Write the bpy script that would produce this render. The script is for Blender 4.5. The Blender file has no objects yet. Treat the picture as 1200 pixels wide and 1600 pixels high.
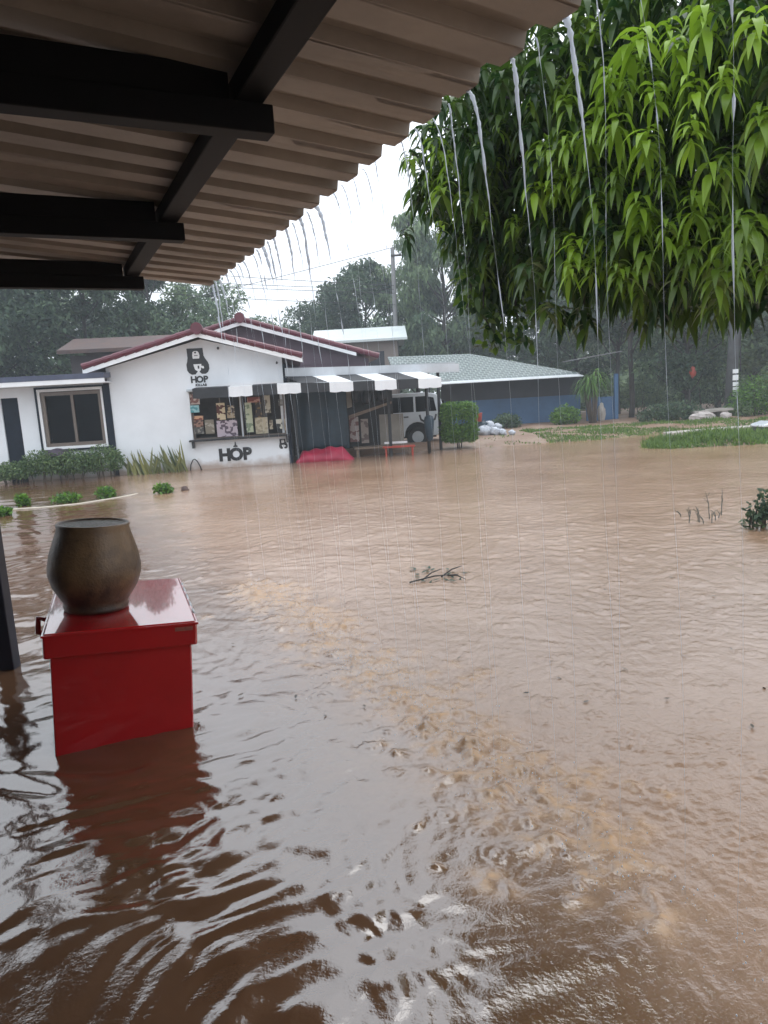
import bpy, bmesh, math, random
import numpy as np
from mathutils import Matrix, Vector

# ------------------------------------------------------------------ camera, sky, sun, exposure
scene = bpy.context.scene
CAM_H = 1.7
FPX, PITCH, ROLL = 1100.0, math.radians(9.3), math.radians(3.3)
_F = Vector((0, math.cos(PITCH), -math.sin(PITCH)))
_R0 = Vector((1, 0, 0)); _U0 = Vector((0, math.sin(PITCH), math.cos(PITCH)))
_R = _R0 * math.cos(ROLL) - _U0 * math.sin(ROLL)
_U = _R0 * math.sin(ROLL) + _U0 * math.cos(ROLL)
cd = bpy.data.cameras.new('camera')
cam = bpy.data.objects.new('camera', cd)
scene.collection.objects.link(cam)
cd.sensor_fit = 'VERTICAL'
cd.sensor_height = 36.0
cd.lens = 36.0 * FPX / 1600.0
cd.clip_start = 0.05
cd.clip_end = 2000
m = Matrix((_R, _U, -_F)).transposed().to_4x4()
m.translation = (0, 0, CAM_H)
cam.matrix_world = m
scene.camera = cam

world = bpy.data.worlds.new('World')
scene.world = world
world.use_nodes = True
SUN_EL, SUN_ROT = math.radians(62), math.radians(35)
def build_world():
    nt = world.node_tree; nt.nodes.clear()
    N = nt.nodes.new; L = nt.links.new
    out = N('ShaderNodeOutputWorld'); bg = N('ShaderNodeBackground')
    sky = N('ShaderNodeTexSky'); sky.sky_type = 'NISHITA'; sky.sun_disc = False
    sky.sun_elevation = SUN_EL; sky.sun_rotation = SUN_ROT
    sky.air_density = 1.0; sky.dust_density = 4.0
    hs = N('ShaderNodeHueSaturation'); hs.inputs['Saturation'].default_value = 0.25
    L(sky.outputs[0], hs.inputs['Color'])
    tc = N('ShaderNodeTexCoord'); sx = N('ShaderNodeSeparateXYZ')
    L(tc.outputs['Generated'], sx.inputs[0])
    # overcast layer: the cloud sheet brightens towards the zenith
    mr = N('ShaderNodeMapRange'); mr.inputs['From Min'].default_value = 0.0; mr.inputs['From Max'].default_value = 1.0
    mr.inputs['To Min'].default_value = 12.0; mr.inputs['To Max'].default_value = 20.0
    L(sx.outputs['Z'], mr.inputs['Value'])
    nz = N('ShaderNodeTexNoise'); nz.inputs['Scale'].default_value = 2.2; nz.inputs['Detail'].default_value = 4
    L(tc.outputs['Generated'], nz.inputs['Vector'])
    mr2 = N('ShaderNodeMapRange'); mr2.inputs['To Min'].default_value = 0.86; mr2.inputs['To Max'].default_value = 1.14
    L(nz.outputs['Fac'], mr2.inputs['Value'])
    mu = N('ShaderNodeMath'); mu.operation = 'MULTIPLY'
    L(mr.outputs[0], mu.inputs[0]); L(mr2.outputs[0], mu.inputs[1])
    cl = N('ShaderNodeVectorMath'); cl.operation = 'SCALE'
    cl.inputs[0].default_value = (0.93, 0.985, 1.06)
    L(mu.outputs[0], cl.inputs['Scale'])
    mx = N('ShaderNodeMix'); mx.data_type = 'RGBA'; mx.inputs['Factor'].default_value = 0.88
    L(hs.outputs[0], mx.inputs['A']); L(cl.outputs[0], mx.inputs['B'])
    L(mx.outputs['Result'], bg.inputs['Color'])
    bg.inputs['Strength'].default_value = 0.1
    L(bg.outputs[0], out.inputs['Surface'])
build_world()
sd = bpy.data.lights.new('sun', 'SUN'); sd.energy = 0.6; sd.angle = math.radians(40); sd.color = (1, 0.97, 0.92)
sun = bpy.data.objects.new('sun', sd); scene.collection.objects.link(sun)
_sv = Vector((math.sin(SUN_ROT) * math.cos(SUN_EL), math.cos(SUN_ROT) * math.cos(SUN_EL), math.sin(SUN_EL)))
sun.rotation_euler = (-_sv).to_track_quat('-Z', 'Y').to_euler()
sun.location = (8, 10, 30)
scene.view_settings.view_transform = 'Standard'
scene.view_settings.look = 'None'
scene.view_settings.exposure = 0.3
scene.view_settings.gamma = 1.0
scene.render.engine = 'CYCLES'
scene.cycles.max_bounces = 8
scene.cycles.transparent_max_bounces = 24
scene.cycles.volume_bounces = 1
scene.cycles.use_denoising = True
rng = np.random.default_rng(7)
random.seed(7)

# ------------------------------------------------------------------ helpers
def ray(x, y):
    return _F + _R * ((x - 600) / FPX) - _U * ((y - 800) / FPX)
def P(x, y, Y):
    """world point seen at pixel x, y of the 1200x1600 photograph, at depth Y"""
    d = ray(x, y); t = Y / d.y
    return Vector((d.x * t, Y, CAM_H + d.z * t))
def G(x, y, z=0.0):
    d = ray(x, y); t = (z - CAM_H) / d.z
    return Vector((d.x * t, d.y * t, z))
HO = Vector((-2.56, 19.77, 0)); HA = Vector((.992, .126, 0)); HB = Vector((-.126, .992, 0))
def hit(x, y, d=0.0):
    """pixel -> (s, z) on a plane parallel to the cafe's front, d metres behind it"""
    v = ray(x, y); t = (d + HO.dot(HB)) / v.dot(HB)
    w = v * t; w.z = 0
    return (w - HO).dot(HA), CAM_H + v.z * t
HM = Matrix(((HA.x, HB.x, 0, HO.x), (HA.y, HB.y, 0, HO.y), (0, 0, 1, 0), (0, 0, 0, 1)))
EN = Vector((.902, .430, 0)); ET = Vector((-.430, .902, 0))
RM = Matrix(((EN.x, ET.x, 0, 0), (EN.y, ET.y, 0, 0), (0, 0, 1, 0), (0, 0, 0, 1)))   # shelter frame: x = n outward, y = t along eave

def hexc(h):
    h = h.lstrip('#'); v = [int(h[i:i + 2], 16) / 255 for i in (0, 2, 4)]
    return tuple((c / 12.92 if c <= .04045 else ((c + .055) / 1.055) ** 2.4) for c in v) + (1.0,)

def mat(name, col, rough=0.6, var=0.18, scale=6.0, bump=0.0, bscale=40.0, metal=0.0, col2=None, spec=0.5, stretch=(1, 1, 1), coat=0.0):
    """painted / weathered surface: base colour broken up by two noises, optional bump"""
    mt = bpy.data.materials.new(name); mt.use_nodes = True
    nt = mt.node_tree; b = nt.nodes['Principled BSDF']; N = nt.nodes.new; L = nt.links.new
    if isinstance(col, str): col = hexc(col)
    col = tuple(col[:3]) + (1,)
    geo = N('ShaderNodeNewGeometry'); mp = N('ShaderNodeMapping'); mp.inputs['Scale'].default_value = stretch
    L(geo.outputs['Position'], mp.inputs['Vector'])
    n1 = N('ShaderNodeTexNoise'); n1.inputs['Scale'].default_value = scale; n1.inputs['Detail'].default_value = 6
    n1.inputs['Roughness'].default_value = 0.65
    L(mp.outputs[0], n1.inputs['Vector'])
    cr = N('ShaderNodeMapRange'); cr.inputs['From Min'].default_value = .3; cr.inputs['From Max'].default_value = .7
    L(n1.outputs['Fac'], cr.inputs['Value'])
    mx = N('ShaderNodeMix'); mx.data_type = 'RGBA'
    if col2 is None:
        a = tuple(max(0, c * (1 - var)) for c in col[:3]) + (1,)
        bb = tuple(min(1, c * (1 + var)) for c in col[:3]) + (1,)
    else:
        a = col; bb = (hexc(col2) if isinstance(col2, str) else tuple(col2[:3]) + (1,))
    mx.inputs['A'].default_value = a; mx.inputs['B'].default_value = bb
    L(cr.outputs[0], mx.inputs['Factor']); L(mx.outputs['Result'], b.inputs['Base Color'])
    b.inputs['Roughness'].default_value = rough; b.inputs['Metallic'].default_value = metal
    b.inputs['Specular IOR Level'].default_value = spec
    b.inputs['Coat Weight'].default_value = coat
    if bump > 0:
        n2 = N('ShaderNodeTexNoise'); n2.inputs['Scale'].default_value = bscale; n2.inputs['Detail'].default_value = 4
        L(mp.outputs[0], n2.inputs['Vector'])
        bp = N('ShaderNodeBump'); bp.inputs['Strength'].default_value = bump; bp.inputs['Distance'].default_value = 0.02
        L(n2.outputs['Fac'], bp.inputs['Height']); L(bp.outputs[0], b.inputs['Normal'])
    return mt

class MB:
    """collects vertices and faces for ONE mesh"""
    def __init__(s, M=None): s.v = []; s.f = []; s.M = M
    def add(s, vs, fs):
        o = len(s.v)
        for p in vs:
            p = Vector(p); s.v.append(tuple(s.M @ p) if s.M else tuple(p))
        s.f += [tuple(i + o for i in f) for f in fs]; return s
    def box(s, x0, x1, y0, y1, z0, z1):
        return s.add([(x0, y0, z0), (x1, y0, z0), (x1, y1, z0), (x0, y1, z0), (x0, y0, z1), (x1, y0, z1), (x1, y1, z1), (x0, y1, z1)],
                     [(3, 2, 1, 0), (4, 5, 6, 7), (0, 1, 5, 4), (1, 2, 6, 5), (2, 3, 7, 6), (3, 0, 4, 7)])
    def prism(s, pts, d0, d1, axis='y'):
        """outline pts (a, b) extruded between d0 and d1 along axis"""
        n = len(pts)
        if axis == 'y': f = lambda p, d: (p[0], d, p[1])
        elif axis == 'x': f = lambda p, d: (d, p[0], p[1])
        else: f = lambda p, d: (p[0], p[1], d)
        vs = [f(p, d0) for p in pts] + [f(p, d1) for p in pts]
        fs = [tuple(range(n)), tuple(range(2 * n - 1, n - 1, -1))]
        fs += [(i, i + n, (i + 1) % n + n, (i + 1) % n) for i in range(n)]
        return s.add(vs, fs)
    def tube(s, pts, rad, n=8, cap=True):
        pts = [Vector(p) for p in pts]; k = len(pts)
        rad = [rad] * k if not hasattr(rad, '__len__') else rad
        vs = []; fs = []
        ref = None
        for i, p in enumerate(pts):
            t = (pts[min(i + 1, k - 1)] - pts[max(i - 1, 0)]).normalized()
            if ref is None:
                ref = Vector((1, 0, 0)) if abs(t.x) < .8 else Vector((0, 1, 0))
            u = (ref - t * ref.dot(t)).normalized(); w = t.cross(u); ref = u
            for j in range(n):
                a = 2 * math.pi * j / n
                vs.append(p + (u * math.cos(a) + w * math.sin(a)) * rad[i])
        for i in range(k - 1):
            for j in range(n):
                fs.append((i * n + j, i * n + (j + 1) % n, (i + 1) * n + (j + 1) % n, (i + 1) * n + j))
        if cap:
            fs.append(tuple(range(n - 1, -1, -1))); fs.append(tuple((k - 1) * n + j for j in range(n)))
        return s.add(vs, fs)
    def lathe(s, prof, c=(0, 0, 0), n=40):
        vs = []; fs = []; k = len(prof)
        for r, z in prof:
            for j in range(n):
                a = 2 * math.pi * j / n; vs.append((c[0] + r * math.cos(a), c[1] + r * math.sin(a), c[2] + z))
        for i in range(k - 1):
            for j in range(n):
                fs.append((i * n + j, i * n + (j + 1) % n, (i + 1) * n + (j + 1) % n, (i + 1) * n + j))
        fs.append(tuple(range(n - 1, -1, -1))); fs.append(tuple((k - 1) * n + j for j in range(n)))
        return s.add(vs, fs)
    def blob(s, c, r, n=10, k=7, jit=.15, seed=0):
        rr = random.Random(seed); vs = []; fs = []
        r = (r, r, r) if not hasattr(r, '__len__') else r
        for i in range(k):
            th = math.pi * (i + .02) / (k - 1 + .04)
            for j in range(n):
                a = 2 * math.pi * j / n; q = 1 + rr.uniform(-jit, jit)
                vs.append((c[0] + r[0] * q * math.sin(th) * math.cos(a), c[1] + r[1] * q * math.sin(th) * math.sin(a), c[2] + r[2] * q * math.cos(th)))
        for i in range(k - 1):
            for j in range(n):
                fs.append((i * n + j, (i + 1) * n + j, (i + 1) * n + (j + 1) % n, i * n + (j + 1) % n))
        return s.add(vs, fs)

ROOT = {}
def link(o): scene.collection.objects.link(o); return o
def tag(o, label, cat, group=None, kind=None):
    if label: o['label'] = label
    if cat: o['category'] = cat
    if group: o['group'] = group
    if kind: o['kind'] = kind
    return o
def thing(name, label, cat, loc=(0, 0, 0), group=None):
    o = link(bpy.data.objects.new(name, None)); o.location = loc; o.empty_display_size = .2
    tag(o, label, cat, group); ROOT[o] = Vector(loc); return o
def from_mesh(name, me, mt, parent=None, smooth=False, label=None):
    o = link(bpy.data.objects.new(name, me))
    if mt: me.materials.append(mt)
    if parent is not None:
        o.parent = parent; ROOT[o] = Vector((0, 0, 0)) if False else ROOT.get(parent, Vector())
    if smooth:
        me.polygons.foreach_set('use_smooth', [True] * len(me.polygons))
    if label: o['label'] = label
    return o
def obj(name, mb, mt, parent=None, smooth=False, bevel=0.0, label=None, fix=True):
    """links the builder as ONE mesh object; vertices are given in world space, or local to a root at the origin"""
    off = ROOT.get(parent, Vector()) if parent is not None else Vector()
    vs = [tuple(Vector(v) - off) for v in mb.v]
    loc = None
    if parent is None:      # origin at the base of the thing
        a = np.array(vs); c = Vector(((a[:, 0].min() + a[:, 0].max()) / 2, (a[:, 1].min() + a[:, 1].max()) / 2, a[:, 2].min()))
        vs = [tuple(Vector(v) - c) for v in vs]; loc = c
    me = bpy.data.meshes.new(name); me.from_pydata(vs, [], mb.f); me.update()
    if fix:
        bm = bmesh.new(); bm.from_mesh(me); bmesh.ops.recalc_face_normals(bm, faces=bm.faces); bm.to_mesh(me); bm.free()
    o = from_mesh(name, me, mt, parent, smooth, label)
    if loc is not None: o.location = loc
    if bevel > 0:
        md = o.modifiers.new('bevel', 'BEVEL'); md.width = bevel; md.segments = 2; md.limit_method = 'ANGLE'
    return o
def local_root(o): ROOT[o] = Vector((0, 0, 0)); return o
def struct(name, mb, mt, smooth=False):
    o = obj(name, mb, mt, None, smooth); o['kind'] = 'structure'; return o
def children(o): return [c for c in bpy.data.objects if c.parent == o]
def copy_tree(o, loc=None, rotz=None, scale=None, label=None, kids=None):
    c = link(o.copy())
    if loc is not None: c.location = loc
    if rotz is not None: c.rotation_euler = (0, 0, rotz)
    if scale is not None: c.scale = scale if hasattr(scale, '__len__') else (scale,) * 3
    if label: c['label'] = label
    for ch in (kids if kids is not None else children(o)):
        d = link(ch.copy()); d.parent = c
        for g in children(ch):
            e = link(g.copy()); e.parent = d
    return c

def text_mb(txt, size, M, depth=0.012, bold=0.0, space=1.0):
    cu = bpy.data.curves.new('lettering', 'FONT'); cu.body = txt; cu.size = size; cu.extrude = depth / 2
    cu.offset = bold; cu.align_x = 'CENTER'; cu.space_character = space; cu.resolution_u = 4
    o = bpy.data.objects.new('lettering', cu); link(o)
    dg = bpy.context.evaluated_depsgraph_get()
    me = bpy.data.meshes.new_from_object(o.evaluated_get(dg))
    mb = MB(); mb.v = [tuple(M @ v.co) for v in me.vertices]; mb.f = [tuple(p.vertices) for p in me.polygons]
    bpy.data.objects.remove(o); bpy.data.curves.remove(cu); bpy.data.meshes.remove(me)
    return mb

def leaf_mesh(name, pos, dr, nrm, L, W, droop, tint, segs=3, prof=None, fold=0.0):
    """many leaves as strips; droop bends the leaf towards the ground"""
    pos = np.asarray(pos, float); N = len(pos)
    dr = np.asarray(dr, float); dr /= np.linalg.norm(dr, axis=1, keepdims=True) + 1e-9
    side = np.cross(dr, nrm); side /= np.linalg.norm(side, axis=1, keepdims=True) + 1e-9
    up = np.cross(side, dr)
    L = np.broadcast_to(L, (N,)); W = np.broadcast_to(W, (N,)); droop = np.broadcast_to(droop, (N,)); tint = np.broadcast_to(tint, (N,))
    ss = np.linspace(0, 1, segs + 1)
    if prof is None: prof = [0.12] + [1.0] * (segs - 1) + [0.05]
    cols = 3 if fold else 2
    V = np.zeros((N, segs + 1, cols, 3))
    for k, s in enumerate(ss):
        ln = L * (s - 0.28 * np.minimum(droop, 1.2) * s * s)
        c = pos + dr * ln[:, None]; c[:, 2] -= droop * L * s * s * 0.75
        w = (W * prof[k] * .5)[:, None] * side
        if cols == 2: V[:, k, 0] = c - w; V[:, k, 1] = c + w
        else:
            lift = up * (fold * W * prof[k] * .5)[:, None]
            V[:, k, 0] = c - w + lift; V[:, k, 1] = c; V[:, k, 2] = c + w + lift
    nv = (segs + 1) * cols
    base = (np.arange(N) * nv)[:, None]
    q = []
    for k in range(segs):
        for c in range(cols - 1):
            a = k * cols + c; q.append([a, a + 1, a + 1 + cols, a + cols])
    q = np.array(q)
    F = (base[:, :, None] + q[None]).reshape(-1, 4)
    me = bpy.data.meshes.new(name)
    me.vertices.add(N * nv); me.vertices.foreach_set('co', V.reshape(-1))
    me.loops.add(len(F) * 4); me.loops.foreach_set('vertex_index', F.reshape(-1).astype(np.int32))
    me.polygons.add(len(F)); me.polygons.foreach_set('loop_start', np.arange(0, len(F) * 4, 4, dtype=np.int32))
    me.polygons.foreach_set('loop_total', np.full(len(F), 4, dtype=np.int32))
    at = me.attributes.new('tint', 'FLOAT', 'POINT'); at.data.foreach_set('value', np.repeat(tint, nv).astype(np.float32))
    me.update(); me.validate()
    return me

def leaf_mat(name, young, old, rough=.4, trans=.35, spec=.5):
    """leaf colour runs from old to young by each leaf's own age (attribute tint)"""
    mt = bpy.data.materials.new(name); mt.use_nodes = True
    nt = mt.node_tree; b = nt.nodes['Principled BSDF']; N = nt.nodes.new; L = nt.links.new
    out = nt.nodes['Material Output']
    at = N('ShaderNodeAttribute'); at.attribute_name = 'tint'
    mx = N('ShaderNodeMix'); mx.data_type = 'RGBA'
    mx.inputs['A'].default_value = hexc(old) if isinstance(old, str) else old + (1,)
    mx.inputs['B'].default_value = hexc(young) if isinstance(young, str) else young + (1,)
    L(at.outputs['Fac'], mx.inputs['Factor'])
    L(mx.outputs['Result'], b.inputs['Base Color']); b.inputs['Roughness'].default_value = rough
    b.inputs['Specular IOR Level'].default_value = spec
    tr = N('ShaderNodeBsdfTranslucent'); L(mx.outputs['Result'], tr.inputs['Color'])
    ms = N('ShaderNodeMixShader'); ms.inputs[0].default_value = trans
    L(b.outputs[0], ms.inputs[1]); L(tr.outputs[0], ms.inputs[2]); L(ms.outputs[0], out.inputs['Surface'])
    return mt

def rnd_dirs(n):
    v = rng.normal(size=(n, 3)); return v / np.linalg.norm(v, axis=1, keepdims=True)

# ------------------------------------------------------------------ materials
M_white = mat('white_wall_paint', (.76, .79, .82), .7, .05, 1.2, bump=.05, bscale=60)
def damp_foot(mt, top):
    """muddy tide mark left by the flood on the foot of the wall"""
    nt = mt.node_tree; N = nt.nodes.new; L = nt.links.new; b = nt.nodes['Principled BSDF']; src = b.inputs['Base Color'].links[0].from_socket
    g = N('ShaderNodeNewGeometry'); sp = N('ShaderNodeSeparateXYZ'); L(g.outputs['Position'], sp.inputs[0])
    n = N('ShaderNodeTexNoise'); n.inputs['Scale'].default_value = 2.5; n.inputs['Detail'].default_value = 6; L(g.outputs['Position'], n.inputs['Vector'])
    a = N('ShaderNodeMath'); a.operation = 'MULTIPLY_ADD'; L(n.outputs['Fac'], a.inputs[0]); a.inputs[1].default_value = -.5; L(sp.outputs['Z'], a.inputs[2])
    r = N('ShaderNodeMapRange'); r.inputs['From Min'].default_value = -.22; r.inputs['From Max'].default_value = top - .25; r.inputs['To Min'].default_value = .75; r.inputs['To Max'].default_value = 0
    L(a.outputs[0], r.inputs['Value'])
    m = N('ShaderNodeMix'); m.data_type = 'RGBA'; L(r.outputs[0], m.inputs['Factor']); L(src, m.inputs['A']); m.inputs['B'].default_value = (.30, .19, .12, 1)
    L(m.outputs['Result'], b.inputs['Base Color'])
damp_foot(M_white, .22)
M_whitetrim = mat('white_trim', (.80, .81, .82), .5, .06, 3)
M_black = mat('black_paint', (.012, .014, .017), .45, .3, 5)
M_darkblue = mat('dark_blue_paint', (.006, .012, .024), .55, .3, 4, spec=.2)
M_navyfascia = mat('navy_fascia', (.055, .065, .11), .35, .25, 3)
M_maroon = mat('maroon_tile', (.10, .013, .026), .3, .25, 4, bump=.1)
M_purplewall = mat('purple_grey_wall', (.12, .085, .11), .7, .15, 3)
M_rust = mat('rusty_roof', (.10, .055, .042), .7, .2, 3, col2=(.06, .045, .045))
M_brownwall = mat('brown_wall', (.05, .042, .045), .8, .2, 2)
M_steel = mat('galvanised_steel', (.42, .45, .47), .35, .12, 3, metal=.6)
M_greyboard = mat('grey_board', (.5, .53, .56), .5, .1, 3)
M_glass = mat('dark_glass', (.003, .004, .006), .1, .2, 2, spec=.05)
M_alu = mat('brown_aluminium', (.15, .12, .10), .4, .15, 8, metal=.3)
M_redbox = mat('red_gloss_paint', (.42, .005, .010), .2, .14, 2.2, bump=.04, bscale=9, coat=1.0)
M_redbox.node_tree.nodes['Principled BSDF'].inputs['Coat IOR'].default_value = 1.9
M_pot = None
M_bark = mat('bark', (.09, .07, .055), .9, .35, 8, bump=.6, bscale=30, stretch=(1, 1, .3))
M_darkbark = mat('wet_dark_bark', (.04, .035, .032), .8, .35, 8, bump=.5, bscale=30, stretch=(1, 1, .3))
M_tarpblue = mat('navy_tarpaulin', (.010, .028, .045), .55, .4, 2.5, bump=.25, bscale=6)
M_pink = mat('crimson_tarpaulin', (.34, .010, .045), .45, .25, 3, bump=.3, bscale=9)
M_tyre = mat('tyre_rubber', (.015, .015, .016), .8, .2, 10)
M_carwhite = mat('white_car_paint', (.62, .66, .70), .25, .06, 2, coat=.6)
M_bluewall = mat('blue_wall_paint', (.05, .115, .22), .75, .22, 1.1, bump=.05)
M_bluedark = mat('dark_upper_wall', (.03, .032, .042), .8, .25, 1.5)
M_wood = mat('weathered_wood', (.20, .15, .11), .75, .25, 5, bump=.2, stretch=(1, 1, 6))
M_ply = mat('grey_beige_board', (.23, .21, .18), .75, .2, 2.5)
M_beige = mat('beige_cloth', (.34, .31, .26), .8, .12, 3)
M_redpaint = mat('red_orange_paint', (.36, .05, .03), .5, .2, 5)
M_soilrock = mat('pale_rubble', (.42, .38, .36), .9, .3, 6, bump=.4)
M_plastic = mat('white_plastic_bag', (.46, .49, .54), .4, .35, 8, bump=.5, bscale=20)
M_concrete = mat('wet_concrete', (.34, .31, .28), .6, .2, 3, bump=.2)
M_wire = mat('wire_black', (.02, .02, .022), .6, .1, 3)
M_kerb = mat('kerb_paint', (.46, .42, .35), .6, .15, 4)

# ------------------------------------------------------------------ ground and water
SHORE = [(-200, 27), (-14, 24.5), (-2.6, 22.6), (-1.2, 21.2), (1.2, 20.9), (2.2, 21.3), (3.3, 21.7), (5.0, 21.5), (6.4, 22.2), (9.5, 23.0), (13, 22.6), (20, 22.4), (60, 22), (200, 22)]
def shore(x):
    return np.interp(x, [p[0] for p in SHORE], [p[1] for p in SHORE])
def vnoise(x, y, s, seed):
    r = np.random.default_rng(seed); out = 0
    for k in range(6):
        a = r.uniform(0, 2 * np.pi); q = s * r.uniform(.6, 1.6)
        out = out + np.sin((x * np.cos(a) + y * np.sin(a)) * q + r.uniform(0, 6.28) + 1.3 * np.sin((x * np.sin(a) - y * np.cos(a)) * q * .7 + r.uniform(0, 6.28)))
    return out / 6 ** .5 / .7
def ground_z(x, y):
    x = np.asarray(x, float); y = np.asarray(y, float)
    d = y - shore(x) + .25 * vnoise(x, y, 1.2, 3)
    z = np.clip(d * .10, -.32, .16) + .02 * vnoise(x, y, 2.0, 5) * (np.abs(d) < 8)
    # grass island at the right
    e = np.minimum(np.minimum((x - 7.5) * .4, y - 17.6), 19.8 - y) + .18 * vnoise(x, y, 2.3, 9)
    z = np.maximum(z, np.clip(e * .2, -.32, .12))
    return z
def build_ground():
    def axis(lo, hi, fine0, fine1, step):
        a = list(np.arange(fine0, fine1 + 1e-6, step))
        v, s = fine1, step
        while v < hi: s *= 1.35; v += s; a.append(min(v, hi))
        v, s = fine0, step
        while v > lo: s *= 1.35; v -= s; a.insert(0, max(v, lo))
        return np.array(a)
    xs = axis(-600, 600, -14, 22, .25); ys = axis(-60, 900, 13, 34, .2)
    X, Y = np.meshgrid(xs, ys); Z = ground_z(X, Y)
    me = bpy.data.meshes.new('ground')
    nx, ny = len(xs), len(ys)
    idx = np.arange(nx * ny).reshape(ny, nx)
    F = np.stack([idx[:-1, :-1], idx[:-1, 1:], idx[1:, 1:], idx[1:, :-1]], -1).reshape(-1, 4)
    me.from_pydata(np.stack([X, Y, Z], -1).reshape(-1, 3).tolist(), [], F.tolist())
    mt = bpy.data.materials.new('red_soil'); mt.use_nodes = True
    nt = mt.node_tree; b = nt.nodes['Principled BSDF']; N = nt.nodes.new; L = nt.links.new
    geo = N('ShaderNodeNewGeometry')
    n1 = N('ShaderNodeTexNoise'); n1.inputs['Scale'].default_value = .9; n1.inputs['Detail'].default_value = 8; n1.inputs['Roughness'].default_value = .7
    n2 = N('ShaderNodeTexNoise'); n2.inputs['Scale'].default_value = 14; n2.inputs['Detail'].default_value = 4
    for n in (n1, n2): L(geo.outputs['Position'], n.inputs['Vector'])
    r1 = N('ShaderNodeValToRGB'); e = r1.color_ramp.elements
    e[0].position = .38; e[0].color = (.19, .105, .062, 1); e[1].position = .62; e[1].color = (.29, .20, .14, 1)
    L(n1.outputs['Fac'], r1.inputs[0])
    mx = N('ShaderNodeMix'); mx.data_type = 'RGBA'; mx.blend_type = 'MULTIPLY'; mx.inputs['Factor'].default_value = .5
    L(r1.outputs[0], mx.inputs['A'])
    r2 = N('ShaderNodeValToRGB'); r2.color_ramp.elements[0].position = .3; r2.color_ramp.elements[0].color = (.45, .45, .45, 1); r2.color_ramp.elements[1].position = .65
    L(n2.outputs['Fac'], r2.inputs[0]); L(r2.outputs[0], mx.inputs['B'])
    L(mx.outputs['Result'], b.inputs['Base Color']); b.inputs['Roughness'].default_value = .55
    bp = N('ShaderNodeBump'); bp.inputs['Strength'].default_value = .5; bp.inputs['Distance'].default_value = .04
    L(n2.outputs['Fac'], bp.inputs['Height']); L(bp.outputs[0], b.inputs['Normal'])
    o = from_mesh('ground', me, mt, None, True); o['kind'] = 'structure'
build_ground()

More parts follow.
